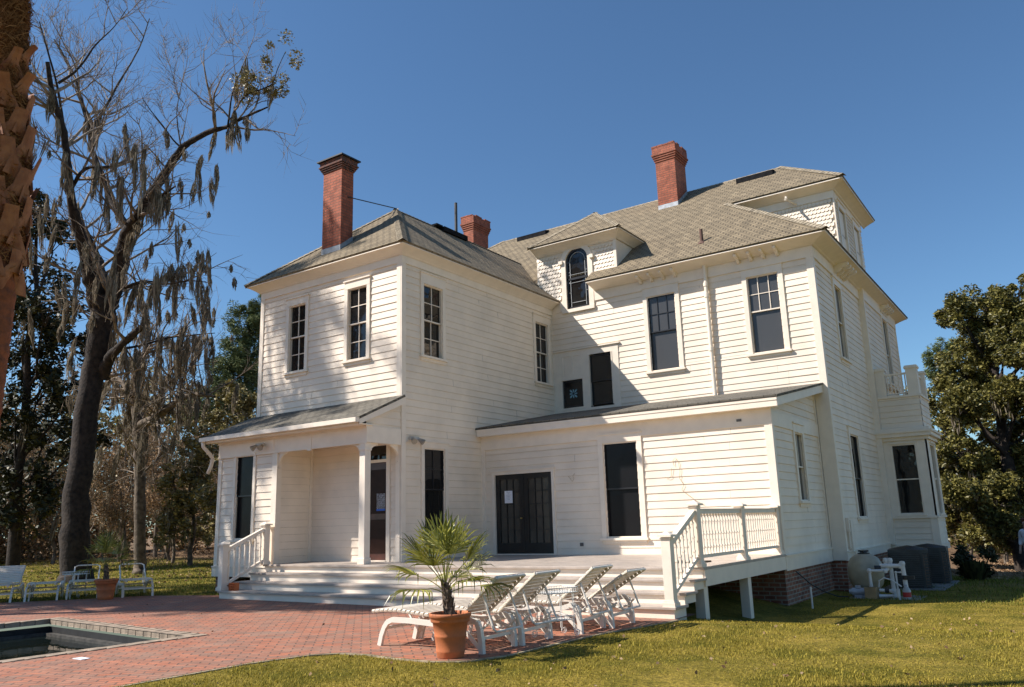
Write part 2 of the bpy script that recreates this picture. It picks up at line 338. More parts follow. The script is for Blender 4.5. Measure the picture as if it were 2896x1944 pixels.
for (u0,v0,u1,v1) in ((0.06,.006,4.14,.10),(4.10,.10,4.194,8.9),(.006,.10,.10,8.9)):
    c=[pool(u0,v0),pool(u1,v0),pool(u1,v1),pool(u0,v1)]; b.prism([(*p,-.20) for p in c],(0,0,.15))
b.build("waterline_ledge",mat("grey_tile_ledge",(.07,.065,.055),rough=.6,var=.3,scale=12),pl)
b=MB(); c=[pool(0.0,0.0),pool(4.2,0),pool(4.2,9),pool(0,9)]; b.add([(*p,-.09) for p in c],[(0,1,2,3)]); tag(b.build("pool_water",WATER),kind="structure")
b=MB(); b.box(2.38,-7.80,ZP+.001,2.56,-7.70,ZP+.007); tag(b.build("skimmer_lid",PAPER),"small white cover plate set in the pavers beside the pool","cover")
# ------------------------------------------------------------------ house
H=thing("house","large white two storey clapboard house with tan shingle roofs and red brick chimneys","house",(1,6,0))
BH=.155
def siding(F,a0,a1,z0,z1,opens=(),amin=None,amax=None,name="clapboard_wall",zb=.10,parent=H):
    b=MB(); k0=int(math.floor((z0-zb)/BH)); z=zb+k0*BH
    rr=random.Random(int(a0*100+z0*10))
    while z<z1-1e-6:
        za,zt=max(z,z0),min(z+BH,z1)
        cuts=sorted({za,zt}|{c for o in opens for c in (o[2],o[3]) if za<c<zt})
        for s0,s1 in zip(cuts[:-1],cuts[1:]):
            zm=(s0+s1)/2
            A=amin(zm) if amin else a0; B=amax(zm) if amax else a1
            if B<=A: continue
            iv=[(A,B)]
            for o in opens:
                if o[2]<=zm<=o[3]:
                    nv=[]
                    for (p,q) in iv:
                        if o[1]<=p or o[0]>=q: nv.append((p,q)); continue
                        if o[0]>p: nv.append((p,o[0]))
                        if o[1]<q: nv.append((o[1],q))
                    iv=nv
            off=lambda zz:.0175-.0145*(zz-z)/BH
            for (p,q) in iv:
                # board butt joints with a hair of unevenness
                xs=[p]; x=p+rr.uniform(1.5,4.5)
                while x<q-.6: xs.append(x); x+=rr.uniform(2.5,4.8)
                xs.append(q)
                for i,(c,d) in enumerate(zip(xs[:-1],xs[1:])):
                    e=rr.uniform(-.0015,.0025); d2=d-(.003 if i<len(xs)-2 else 0)
                    g0=s0+(.0018 if abs(s0-z)<1e-6 else 0)
                    P=[F(c,off(s0)+e,g0),F(d2,off(s0)+e,g0),F(d2,off(s1)+e,s1),F(c,off(s1)+e,s1)]
                    b.add(P,[(0,1,2,3)])
                    if abs(s0-z)<1e-6: b.add([F(c,-.01,g0),F(d2,-.01,g0),F(d2,off(s0)+e,g0),F(c,off(s0)+e,g0)],[(0,1,2,3)])
        z+=BH
    return b.build(name,PAINT,parent)
def window(F,a0,a1,z0,z1,cas=.13,top=.20,sill=.10,rail=None,up=(2,2),lo=(2,2),glass=GLASS,sash=TRIM,label=None,depth=.07,lglass=None,name="window",sc_=True,casing=True):
    """glass opening a0..a1 x z0..z1; casing stands proud of the boards"""
    if casing: a0-=.028; a1+=.028; z0-=.028; z1+=.028; cas-=.028; top-=.028
    b=MB(); o0,o1=-.10,.042
    if casing:
        b.fbox(F,a0-cas,o0,z0-.001,a0,o1,z1); b.fbox(F,a1,o0,z0-.001,a1+cas,o1,z1)
        b.fbox(F,a0-cas,o0,z1,a1+cas,o1+.003,z1+top); b.fbox(F,a0-cas-.02,o0+.002,z1+top,a1+cas+.02,o1+.03,z1+top+.03)
        b.fbox(F,a0-cas-.035,o0,z0-.05,a1+cas+.035,o1+.045,z0-.002); b.fbox(F,a0-cas+.01,o0,z0-sill-.02,a1+cas-.01,o1-.006,z0-.05)
    else:
        b.fbox(F,a0-.03,o0,z0-.03,a0,o1,z1+.03); b.fbox(F,a1,o0,z0-.03,a1+.03,o1,z1+.03)
    W=b.build(name,TRIM,H,bevel=0)
    if label: W['label']=label
    zm=rail if rail else (z0+z1)/2
    s=MB(); f=.030
    for (s0,s1,d0) in ((zm,z1,.0),(z0,zm+.03,-.028)):
        s.fbox(F,a0+.001,d0-.045,s0,a0+f,d0-.01,s1); s.fbox(F,a1-f,d0-.045,s0,a1-.001,d0-.01,s1)
        s.fbox(F,a0+f,d0-.045,s0,a1-f,d0-.01,s0+f); s.fbox(F,a0+f,d0-.045,s1-f,a1-f,d0-.01,s1)
    s.build("sash",sash,W)
    m=MB(); cnt=0
    for (s0,s1,d0,(nc,nr)) in ((zm+f,z1-f,0,up),(z0+f,zm-.005,-.028,lo)):
        for i in range(1,nc): x=a0+(a1-a0)*i/nc; m.fbox(F,x-.009,d0-.042,s0,x+.009,d0-.016,s1); cnt+=1
        for i in range(1,nr): z=s0+(s1-s0)*i/nr; m.fbox(F,a0+f,d0-.040,z-.009,a1-f,d0-.018,z+.009); cnt+=1
    if cnt: m.build("muntins",sash,W)
    for (s0,s1,d0,gm) in ((zm,z1,-.036,glass),(z0,zm+.02,-.064,lglass or glass)):
        g=MB(); g.add([F(a0,d0,s0),F(a1,d0,s0),F(a1,d0,s1),F(a0,d0,s1)],[(0,1,2,3)]); g.build("pane",gm,W)
    return W
def trim(F,boxes,name,m=TRIM,parent=H,bevel=0):
    if name in ("stair_window_panel",):
        b=MB()
        for bx in boxes: b.fbox(F,*bx)
        return b.build(name,m,parent,bevel=bevel)
    for bx in boxes:
        b=MB(); b.fbox(F,*bx); o=b.build(name,m,parent,bevel=bevel)
    return o
f0=FY(0); s0=FX(0); fm=FY(6.27); sm_=FX(7.26); fl=FY(2.83); sl_=FX(6.95); fr=FY(-1.0)
# solid shell behind the boards, so no light passes through
b=MB()
b.add([(-4.78,.14,.3),(-.14,.14,.3),(-.14,6.3,.3),(-4.78,6.3,.3),(-4.78,.14,7.5),(-.14,.14,7.5),(-.14,6.3,7.5),(-4.78,6.3,7.5)],[(0,1,5,4),(1,2,6,5),(3,0,4,7)])
b.add([(-10,6.42,.0),(7.12,6.42,.0),(7.12,16.1,0),(-10,16.1,0),(-10,6.42,7.8),(7.12,6.42,7.8),(7.12,16.1,7.8),(-10,16.1,7.8)],[(0,1,5,4),(1,2,6,5),(2,3,7,6),(3,0,4,7),(4,5,6,7)])
b.build("inner_wall",mat("dark_interior_wall",(.05,.045,.04)),H)
# --- wing
W1=(-3.67,-3.13,5.18,6.79); W2=(-1.63,-1.07,5.19,6.84); W3=(.73,1.34,5.20,6.83); W4=(5.38,5.97,5.20,6.83)
siding(f0,-4.78,0,3.7,7.18,[W1,W2])
siding(s0,-1.05,0,3.44,4.12,amin=lambda z:max(-1.05,-1.34+(z-3.53)/.44),name="porch_gable_boards")
W11=(.73,1.38,1.31,3.08)
siding(s0,0,6.27,.74,7.18,[W3,W4,W11])
trim(f0,[(-4.80,0,3.75,-4.67,.034,7.18),(-.115,0,.74,0,.034,7.18)],"corner_board")
trim(s0,[(-.031,0,.74,.10,.034,7.18)],"corner_board")
trim(f0,[(-4.80,-.01,7.18,.034,.040,7.50)],"frieze_board")
trim(s0,[(-.036,-.01,7.182,6.27,.037,7.50)],"frieze_board")
window(f0,*W1,label="left one of the two tall windows in the sunlit upper wing wall",rail=6.0)
window(f0,*W2,rail=6.0)
window(s0,*W3,top=.27,rail=6.0); window(s0,*W4,top=.23,rail=6.0)
window(s0,*W11,glass=GLASS,sash=DARKFR,up=(2,2),lo=(1,1),rail=2.2,top=.15)
# --- main block front
A_=(.26,.95,4.49,5.27); B_=(1.17,1.84,4.50,5.86); W5=(3.02,3.76,5.20,7.15); W6=(5.70,6.42,5.28,7.15)
siding(fm,0,7.26,4.0,7.38,[(-.02,2.06,4.3,6.11),W5,W6,(.56,1.28,7.2,9.1)])
trim(fm,[(6.99,0,.45,7.292,.032,4.2),(7.13,0,4.2,7.291,.034,7.38),(2.2,-.01,7.38,7.295,.04,7.80),(1.42,-.01,7.38,2.2,.04,7.80)],"trim_board")
window(fm,*W5,glass=SCREEN,lglass=SCREEN,sash=DARKFR,up=(3,2),lo=(1,1),rail=6.2,top=.26,cas=.14)
window(fm,*W6,glass=SCREEN,lglass=SCREEN,up=(3,2),lo=(1,1),rail=6.28,top=.22,cas=.14)
# stair window panel
trim(fm,[(.0,0,4.31,2.06,.030,4.44),(0.0,0,4.44,.24,.030,6.08),(.97,0,4.44,1.15,.030,6.08),(1.86,0,4.44,2.06,.030,6.08),(.24,0,5.30,.97,.029,5.42),(.24,0,5.93,.97,.029,6.08),(.24,0,5.42,.33,.029,5.93),(.57,0,5.42,.64,.029,5.93),(.88,0,5.42,.97,.029,5.93),(.33,-.01,5.42,.88,.012,5.93),(1.15,0,5.89,1.86,.030,6.08),(-.0,0,6.08,2.12,.07,6.115)],"stair_window_panel")
w_=MB(); F=fm
w_.fbox(F,.24,-.06,4.44,.28,.036,5.30); w_.fbox(F,.93,-.06,4.44,.97,.036,5.30); w_.fbox(F,.28,-.06,4.44,.93,.036,4.49); w_.fbox(F,.28,-.06,5.26,.93,.036,5.30)
SW=w_.build("stained_glass_window",TRIM,H)
SW['label']="small square window with a pale blue flower pattern on black glass"
g=MB(); g.add([F(.28,-.02,4.49),F(.93,-.02,4.49),F(.93,-.02,5.26),F(.28,-.02,5.26)],[(0,1,2,3)]); g.build("pane",GLASS,SW)
fb=MB()
fb.fbox(F,.30,-.018,4.51,.91,-.008,4.55); fb.fbox(F,.30,-.018,5.20,.91,-.008,5.24); fb.fbox(F,.30,-.018,4.55,.34,-.008,5.20); fb.fbox(F,.87,-.018,4.55,.91,-.008,5.20)
fb.build("lead_border",DARKFR,SW)
fl_=MB(); cx_,cz_=.605,4.88
for k in range(8):
    a=k*math.pi/4; r1=.165 if k%2 else .13
    for s_ in (-1,1):
        a2=a+s_*.24; a3=a+s_*.10
        fl_.add([F(cx_+.02*math.cos(a),-.012,cz_+.02*math.sin(a)),F(cx_+r1*.62*math.cos(a2),-.012,cz_+r1*.62*math.sin(a2)),F(cx_+r1*math.cos(a3),-.012,cz_+r1*math.sin(a3)),F(cx_+r1*.8*math.cos(a),-.012,cz_+r1*.8*math.sin(a))],[(0,1,2,3)])
fl_.build("glass_flower",STG,SW)
window(fm,*B_,glass=GLASS,sash=DARKFR,up=(1,1),lo=(1,1),rail=5.12,casing=False)
# arched window and dormer
def scallops(F,a0,a1,z0,z1,opens=(),amin=None,amax=None,parent=H):
    b=MB(); wd,hh=.105,.115; row=0; z=z1
    while z>z0-.01:
        off=(row%2)*wd/2; a=a0-wd
        while a<a1:
            c=a+off+wd/2; A=amin(z-hh) if amin else a0; B=amax(z-hh) if amax else a1
            if A+.03<c<B-.03 and not any(o[0]-.02<c<o[1]+.02 and o[2]<z-hh*.5<o[3] for o in opens):
                g=.004; ob=.030; ot=.006; l,r=max(c-wd/2+g,A),min(c+wd/2-g,B); zb_=z-hh-.028; q=.030
                pts=[(l,z,ot),(l,zb_+q,ob),(l+(r-l)*.22,zb_+q*.3,ob),(l+(r-l)*.42,zb_,ob),(l+(r-l)*.58,zb_,ob),(l+(r-l)*.78,zb_+q*.3,ob),(r,zb_+q,ob),(r,z,ot)]
                P=[F(x,o,zz) for x,zz,o in pts]; Q=[F(x,o-.012,zz) for x,zz,o in pts[1:7]]
                b.add(P+Q,[tuple(range(8))]+[(i,i+1,i+8,i+7) for i in range(1,6)])
            a+=wd
        z-=hh; row+=1
    return b.build("fish_scale_shingles",PAINT,parent)
def back(F,pts,name="backing_wall"):
    b=MB(); b.add([F(a,.001,z) for a,z in pts],[tuple(range(len(pts)))]); return b.build(name,PAINT,H)
AW=(.56,1.28,7.27,9.03); ac=.92; ar=.36
back(fm,[(-.42,7.5),(.44,7.3),(.44,9.18),(-.42,9.18)]); back(fm,[(1.40,8.2),(2.18,8.2),(2.18,9.18),(1.40,9.18)])
scallops(fm,-.42,.42,7.65,9.0); scallops(fm,1.43,2.18,8.22,9.0)
# arched casing, drawn as a strip round the opening
def arch(r,zb,n=16): return [(ac+r,zb)]+[(ac+r*math.cos(math.pi*k/n),9.03-ar+r*math.sin(math.pi*k/n)) for k in range(n+1)]+[(ac-r,zb)]
def archstrip(b,ri,ro,zb,o0,o1,F=fm):
    I=arch(ri,zb);O=arch(ro,zb); n=len(I)
    P=[F(a,o1,z) for a,z in I]+[F(a,o1,z) for a,z in O]+[F(a,o0,z) for a,z in I]+[F(a,o0,z) for a,z in O]
    fs=[]
    for i in range(n-1): fs+=[(i,i+1,i+1+n,i+n),(i,i+2*n,i+1+2*n,i+1),(i+n,i+1+n,i+1+3*n,i+3*n)]
    b.add(P,fs)
b=MB(); archstrip(b,ar,ar+.15,7.27,-.08,.05); b.fbox(fm,ac-ar-.16,-.08,7.17,ac+ar+.16,.075,7.268); b.fbox(fm,ac-ar-.24,-.01,7.25,ac-ar-.13,.04,7.52)
b.fbox(fm,ac-ar-.20,.0,8.62,ac-ar-.08,.10,8.72); b.fbox(fm,ac+ar+.08,.0,8.62,ac+ar+.20,.10,8.72)
AWo=b.build("arched_window",TRIM,H); AWo['label']="tall arched black window breaking through the eave under the small hipped dormer"
b=MB(); archstrip(b,ar-.055,ar,7.27,-.05,.0); b.fbox(fm,ac-ar,-.05,8.12,ac+ar,.0,8.18); b.fbox(fm,ac-ar,-.05,7.27,ac+ar,-.0,7.33)
b.build("sash",DARKFR,AWo)
b=MB(); archstrip(b,ar-.125,ar-.11,7.3,-.03,-.012)
for zz in (7.45,8.03,8.27): b.fbox(fm,ac-ar+.05,-.03,zz,ac+ar-.05,-.012,zz+.012)
for k in range(5):
    zz=7.45+k*.3
    for s_ in (-1,1): b.fbox(fm,ac+s_*(ar-.09)-.035,-.03,zz,ac+s_*(ar-.09)+.035,-.012,zz+.012)
b.build("lead_tracery",mat("pale_lead_came",(.35,.36,.36),rough=.5),AWo)
I=arch(ar,7.27); b=MB(); b.add([fm(a,-.035,z) for a,z in I],[tuple(range(len(I)))]); b.build("pane",GLASS,AWo)
b=MB(); P=arch(ar+.14,7.2); # white field beside and above the arch
for side in (1,-1):
    pts=[(ac+side*(ar+.14)*math.cos(math.pi*k/16),9.03-ar+(ar+.14)*math.sin(math.pi*k/16)) for k in range(0,9)]
    pts=[(ac+side*(ar+.14),8.2)]+pts+[(ac,9.2),(ac+side*.6,9.2),(ac+side*.6,8.2)]
    tr=tessellate_polygon([[Vector((a,z,0)) for a,z in pts]]); b.add([fm(a,.006,z) for a,z in pts],[tuple(t_) for t_ in tr])
b.build("dormer_face_board",PAINT,H)
trim(fm,[(-.43,0,9.0,2.19,.038,9.185),(2.10,0,8.19,2.185,.032,9.0)],"dormer_frieze_board")
b=MB(); b.add([(2.18,6.27,8.1),(2.18,7.6,9.19),(2.18,6.27,9.19)],[(0,1,2)]); b.add([(-.42,6.27,8.1),(-.42,7.6,9.19),(-.42,6.27,9.19)],[(0,2,1)]); b.build("dormer_cheek",PAINT,H)
# --- main block right side
W7=(8.15,8.80,5.26,7.12); W8=(13.75,14.45,5.3,7.3); W9=(7.9,8.72,1.37,3.29)
siding(sm_,6.27,11.15,.62,7.38,[W7,W9])
SJ=FX(7.38); siding(SJ,11.15,16.1,5.2,7.38,[W8])
trim(sm_,[(6.2395,0,.64,6.38,.036,7.375),(6.234,-.01,7.382,11.15,.044,7.798)],"trim_board")
trim(SJ,[(11.15,-.12,.6,11.26,.034,7.38),(11.15,-.1,7.38,16.1,.04,7.80),(15.98,0,3.5,16.1,.034,7.38)],"trim_board")
window(sm_,*W7,up=(2,1),lo=(1,1),rail=6.2,glass=SCREEN); window(SJ,*W8,up=(1,1),lo=(1,1),rail=6.2,glass=SCREEN)
window(sm_,*W9,up=(1,1),lo=(1,1),rail=2.25,sash=DARKFR,glass=GLASS)
b=MB(); b.box(7.1,11.2,3.6,7.25,16.1,7.5); b.build("inner_wall",PAINT,H)
# --- lean-to
LW=(3.32,4.08,1.11,3.045); W10=(4.30,4.82,1.745,3.09); FD=(.38,1.95,.74,2.55)
siding(fl,0,6.95,.74,3.16,[LW,(FD[0]-.02,FD[1]+.02,.7,FD[3]+.02)],name="lean_to_wall")
siding(sl_,2.83,6.27,.70,4.2,[W10],amin=lambda z:max(2.83,2.60+(z-3.61)/.187),name="lean_to_wall")
trim(fl,[(0,0,.74,.10,.034,3.16),(6.83,0,.74,6.98,.036,3.16),(0,-.01,3.16,6.985,.042,3.50)],"trim_board")
trim(sl_,[(2.796,0,.70,2.93,.034,3.14),(2.79,-.01,3.14,6.22,.038,3.42),(6.15,0,.70,6.27,.03,4.2),(2.8,0,.44,6.22,.045,.70),(2.8,0,.70,6.22,.07,.725)],"trim_board")
window(fl,*LW,glass=SCREEND,sash=DARKFR,up=(1,1),lo=(1,1),rail=2.08,top=.20,cas=.14,label="wide black screened window right of the french doors")
window(sl_,*W10,up=(2,1),lo=(2,1),rail=2.4,glass=SCREEN)
# french doors
b=MB(); b.fbox(fl,.30,-.08,.74,.375,.04,2.63); b.fbox(fl,1.955,-.08,.74,2.03,.04,2.63); b.fbox(fl,.375,-.08,2.555,1.955,.04,2.63); b.fbox(fl,.28,-.02,2.63,2.05,.06,2.655); b.fbox(fl,.375,-.08,.742,1.955,.06,.765)
FDo=b.build("french_doors",TRIM,H)
for i,(d0,d1) in enumerate(((.375,1.163),(1.167,1.955))):
    b=MB(); st=.12
    b.fbox(fl,d0,-.06,.765,d0+st,-.015,2.555); b.fbox(fl,d1-st,-.06,.765,d1,-.015,2.555); b.fbox(fl,d0+st,-.06,.765,d1-st,-.015,1.0); b.fbox(fl,d0+st,-.06,2.44,d1-st,-.015,2.555)
    for k in (1,2): x=d0+st+(d1-d0-2*st)*k/3; b.fbox(fl,x-.011,-.05,1.0,x+.011,-.022,2.44)
    for k in range(1,5): z=1.0+1.44*k/5; b.fbox(fl,d0+st,-.048,z-.011,d1-st,-.024,z+.011)
    b.build("door_leaf",FRENCH,FDo)
    g=MB(); g.add([fl(d0+st,-.042,1.0),fl(d1-st,-.042,1.0),fl(d1-st,-.042,2.44),fl(d0+st,-.042,2.44)],[(0,1,2,3)]); g.build("pane",CURT,FDo)
b=MB(); b.tube([fl(1.12,-.015,1.55),fl(1.12,.03,1.55)],.012,8); b.lathe((1.12,2.83-.05,1.55-.02),[(.001,0),(.022,.006),(.028,.02),(.022,.034),(.001,.04)],12); b.build("door_knob",BRASS,FDo,smooth=True)
def notice(name,F,a,z,w,h,lab,blue=False):
    t=thing(name,lab,"notice",tuple(F(a+w/2,0.0,z)))
    b=MB(); b.fbox(F,a,-.004,z,a+w,.0,z+h); b.build("paper_sheet",PAPER,t)
    b=MB()
    ws=[.55,.3,.75,.6,.7,.35]
    for i,q in enumerate(ws):
        zz=z+h*(.88-.115*i); b.fbox(F,a+w/2-w*q*.42,0,zz-h*.014,a+w/2+w*q*.42,.0008,zz+h*.014)
    b.build("printed_lines",GREYP,t)
    if blue: b=MB(); b.fbox(F,a,.0002,z,a+w,.0012,z+h*.11); b.build("blue_strip",BLUEP,t)
    return t
notice("paper_notice",FY(2.83+.011),.63,1.90,.22,.28,"white paper notice taped inside the left french door")
# --- porch side of the wing
D0=(-1.0,-.40,.74,2.80)
siding(f0,-2.75,-.02,.74,3.6,[(-1.10,-.30,.70,3.22)],name="porch_back_wall")
b=MB(); F=f0
b.fbox(F,-1.10,-.1,.74,-1.0,.035,3.22); b.fbox(F,-.40,-.1,.74,-.30,.035,3.22); b.fbox(F,-1.0,-.1,2.80,-.40,.03,2.86); b.fbox(F,-1.0,-.1,3.16,-.40,.034,3.22); b.fbox(F,-1.0,-.1,.742,-.40,.05,.765)
DR=b.build("side_door",TRIM,H); DR['label']="dark red-brown door under the small porch, with a glass light above it"
b=MB(); b.fbox(F,-1.0,-.06,.765,-.40,-.02,2.80); b.build("door_leaf",DOORM,DR)
b=MB(); b.fbox(F,-.93,-.025,.9,-.47,-.012,1.6); b.fbox(F,-.93,-.025,1.72,-.47,-.012,2.65); b.build("door_panel",mat("door_glazing",(.03,.014,.01),rough=.35,var=.1,spec=.12),DR)
b=MB(); b.fbox(F,-1.0,-.06,2.86,-.40,-.04,3.16); b.build("transom_pane",GLASS,DR)
notice("paper_notice",FY(.012),-.72,1.78,.25,.36,"white paper notice with a blue bottom strip on the dark porch door",True)
# the room left of the porch
RW=(-4.12,-3.56,1.29,3.09); RX=FX(-2.75)
siding(fr,-4.78,-2.75,.66,3.12,[RW],name="small_room_wall")
siding(RX,-1.0,0,.74,3.5,name="small_room_wall")
trim(fr,[(-4.81,0,.66,-4.69,.034,3.12),(-2.88,0,.66,-2.712,.036,3.12),(-4.84,-.01,.46,-2.75,.05,.66),(-4.84,0,.66,-2.75,.07,.69)],"corner_board")
trim(RX,[(-1.031,0,.74,-.90,.034,3.12),(-.08,0,.74,0,.03,3.5)],"corner_board")
b=MB(); b.add([(-4.78,-.98,.4),(-4.78,.05,.4),(-4.78,.05,4.1),(-4.78,-.98,3.5)],[(0,1,2,3)]); b.build("small_room_wall",PAINT,H)
window(fr,*RW,glass=SCREEND,sash=DARKFR,up=(1,1),lo=(1,1),rail=2.2,top=.03,cas=.11)
# beams
b=MB(); b.box(-4.80,-1.05,3.12,.03,-.90,3.50); b.box(-.12,-.90,3.12,.03,0-.04,3.45); b.build("porch_beam",TRIM,H)
trim(fr,[(-4.81,.05,3.10,.035,.062,3.14),(-4.81,.05,3.42,.035,.075,3.50),(-1.68,.05,3.14,-1.60,.06,3.42),(-2.90,.05,3.14,-2.82,.06,3.42),(-1.70,.05,3.07,-1.58,.085,3.12)],"trim_board")
b=MB(); b.box(-2.75,-.95,3.46,-.1,0,3.48); b.build("porch_ceiling",TRIM,H)
# posts and curved brackets
def bracket(b,o,d,sz=.26,t=.05):
    """quarter-round bracket from corner point o (under the beam, at the post), running in direction d"""
    o=Vector(o); d=Vector(d).normalized(); dn=Vector((0,0,-1)); sd=d.cross(dn)*t/2
    pts=[o,o+d*sz,o+d*sz+dn*.035]
    for k in range(0,9):
        a=math.pi/2*k/8; pts.append(o+d*(sz-.03)*(1-math.sin(a))*1.0+d*.03*(1-k/8)+dn*((sz)*(1-math.cos(a))+.035))
    pts+= [o+d*.03+dn*(sz+.10),o+dn*(sz+.10)]
    b.prism([p-sd for p in pts],sd*2)
P=MB(); P.box(-.17,-1.05,.74,-.01,-.89,3.12); P.box(-.185,-1.065,.74,.005,-.875,.86); P.box(-.185,-1.065,2.96,.005,-.875,3.0); P.build("porch_post",TRIM,H,bevel=.006)
b=MB()
for o_,d_ in (((-.17,-.97,3.12),(-1,0,0)),((-.09,-.89,3.12),(0,1,0)),((-.06,-.035,3.12),(0,-1,0)),((-2.716,-.97,3.12),(1,0,0))):
    b=MB(); bracket(b,o_,d_); b.build("porch_bracket",TRIM,H)
b=MB(); b.box(-.115,-.05,.74,-.0,.0,3.12); b.build("porch_pilaster",TRIM,H)
# --- deck, steps
b=MB(); n=0; y=-1.19
while y<2.82:
    y2=min(y+.10,2.83); b.box(-2.75 if y<-.02 else .0,y,.70,6.99,y2-.004,.74+rnd.uniform(-.001,.001)); y+=.10
b.build("deck_floor",DECKP,H)
b=MB()
for i,(yy,z) in enumerate(((-2.25,.29),(-1.88,.44),(-1.52,.59))): b.box(-2.86,yy-.04,z-.035,7.0,yy+.40,z)
b.box(-2.86,-1.20,.70,7.0,-1.191,.738); b.build("stair_tread",DECKP,H,bevel=.006)
b=MB()
for i,(yy,z0_,z1_) in enumerate(((-2.25,.02,.255),(-1.88,.29,.405),(-1.52,.44,.555),(-1.15,.59,.70))):
    b.box(-2.84,yy,z0_,6.96,yy+.025,z1_)
    b.box(-2.845,yy-.006,z1_-.03,6.966,yy-.0005,z1_-.001)
    for xs in (-2.838,6.928): b.box(xs,yy+.027,z0_+.001,xs+.028,yy+.40,z1_-.001)
b.build("stair_riser",TRIM,H)
b=MB(); b.box(6.955,-1.14,.47,6.985,2.83,.70); b.build("deck_fascia",TRIM,H)
for (x,y) in ((6.88,-1.08),(6.88,.82),(3.5,-.9),(.2,-.9)):
    b=MB(); b.box(x-.075,y-.075,-.4,x+.075,y+.075,.70); b.build("deck_support_post",TRIM,H,bevel=.005)
# --- foundations
for q in ((2.3,2.86,-.9,6.70,3.05,.44),(6.70,2.86,-.9,6.93,6.3,.44),(6.5,6.302,-.9,7.235,11.2,.45),(6.9,11.202,-.9,8.42,12.8,.45),(6.9,12.802,-.9,7.24,16,.45),(-4.76,-.985,-.2,-4.50,-.7,.46),(-4.76,-.7,-.2,-4.6,6,.46),(-3.0,-.98,-.2,-2.8,-.7,.46)):
    b=MB(); b.box(*q); b.build("foundation",FBRICK,H)
trim(sm_,[(6.232,0,.442,11.2,.04,.622),(6.228,0,.622,11.2,.065,.645)],"skirt_board")
# --- bay on the right side
BF=FY(11.3); BX=FX(8.46); BW=(7.62,8.18,1.41,3.20); BW2=(11.75,12.45,1.41,3.2)
b=MB(); b.box(7.2,11.42,.4,8.34,12.83,4.5); b.build("inner_wall",PAINT,H)
siding(BF,7.3,8.46,.60,1.27,name="bay_wall"); siding(BF,7.3,8.46,3.66,4.52,name="bay_wall"); siding(BX,11.3,12.85,.60,1.27,name="bay_wall"); siding(BX,11.3,12.85,3.66,4.52,name="bay_wall")
trim(BF,[(7.26,0,.45,8.49,.04,.60),(7.26,0,.6,7.42,.034,1.27),(8.32,0,.6,8.494,.034,1.27),(7.26,0,1.27,8.53,.07,1.33),(7.26,-.01,1.33,BW[0],.03,3.33),(BW[1],-.01,1.33,8.49,.03,3.33),(BW[0],-.01,BW[3],BW[1],.03,3.33),(7.26,0,3.33,8.55,.09,3.42),(7.26,0,3.42,8.64,.18,3.52),(7.26,0,3.52,8.68,.22,3.58),(7.26,0,3.58,8.60,.13,3.66),(7.3,0,4.5,8.5,.05,4.56)],"trim_board")
trim(BX,[(11.264,0,0.452,12.85,0.042,0.598),(11.27,0,0.602,11.42,0.036,1.268),(11.264,0,1.272,12.85,0.072,1.328),(11.27,-.01,1.33,BW2[0],.03,3.33),(BW2[1],-.01,1.33,12.85,.03,3.33),(BW2[0],-.01,BW2[3],BW2[1],.03,3.33),(11.224,0,3.332,12.9,0.092,3.418),(11.124,0,3.422,12.9,0.182,3.518),(11.084,0,3.522,12.9,0.222,3.578),(11.204,0,3.582,12.9,0.132,3.658),(11.304,0,4.502,12.85,0.052,4.558)],"trim_board")
window(BF,*BW,up=(1,1),lo=(1,1),rail=2.28,glass=GLASS,cas=.05,top=.05,sill=.02,label="large dark window in the near side of the bay")
window(BX,*BW2,up=(1,1),lo=(1,1),rail=2.28,glass=GLASS,cas=.05,top=.05,sill=.02)
b=MB()
for (x0,y0,x1,y1) in ((7.39,11.3,7.66,11.5),(8.2,11.3,8.48,11.58),(8.28,12.6,8.48,12.85)):
    b.box(x0,y0,4.56,x1,y1,5.28); b.box(x0-.03,y0-.03,5.28,x1+.03,y1+.03,5.33); b.box(x0-.012,y0-.012,5.33,x1+.012,y1+.012,5.36)
b.build("balcony_pier",TRIM,H)
b=MB()
b.box(7.66,11.38,5.14,8.2,11.44,5.19); b.box(7.66,11.38,4.60,8.2,11.44,4.64); b.box(8.34,11.58,5.14,8.40,12.6,5.19); b.box(8.34,11.58,4.60,8.40,12.6,4.64)
for k in range(6): x=7.66+.54*(k+.5)/6; b.box(x-.014,11.396,4.64,x+.014,11.424,5.14)
for k in range(11): y=11.58+1.02*(k+.5)/11; b.box(8.356,y-.014,4.64,8.384,y+.014,5.14)
b.build("balcony_rail",TRIM,H)
# ------------------------------------------------------------------ roofs
def roof(name,polys,m,th=.05,parent=H,label=None):
    b=MB()
    for P in polys:
        P=[Vector(p) for p in P]; nv=Vector((0,0,0))
        for i in range(len(P)): a,c=P[i],P[(i+1)%len(P)]; nv+=a.cross(c)
        nv.normalize(); nv=nv if nv.z>0 else -nv
        b.prism(P,-nv*th)
    o=b.build(name,m,parent)
    if label: o['label']=label
    return o
def cap(_,p,q,w=.12,t=.018,dr=.068):
    """overlapping hip or ridge shingles, from low end p to high end q"""
    b=MB(); p,q=Vector(p),Vector(q); L=(q-p).length; n=max(2,int(L/.15)); d=(q-p)/n; dn=d.normalized(); sd=dn.cross(Vector((0,0,1))).normalized(); up=sd.cross(dn)
    for k in range(n):
        a=p+d*k+up*(t*.9); e=p+d*(k+1.25)+up*(t*.15)
        P=[a-sd*w-up*dr,a,a+sd*w-up*dr,e-sd*w-up*dr,e,e+sd*w-up*dr]
        b.add(P,[(0,1,4,3),(1,2,5,4)])
    return b.build("hip_cap_shingles",CAPM,RMain)
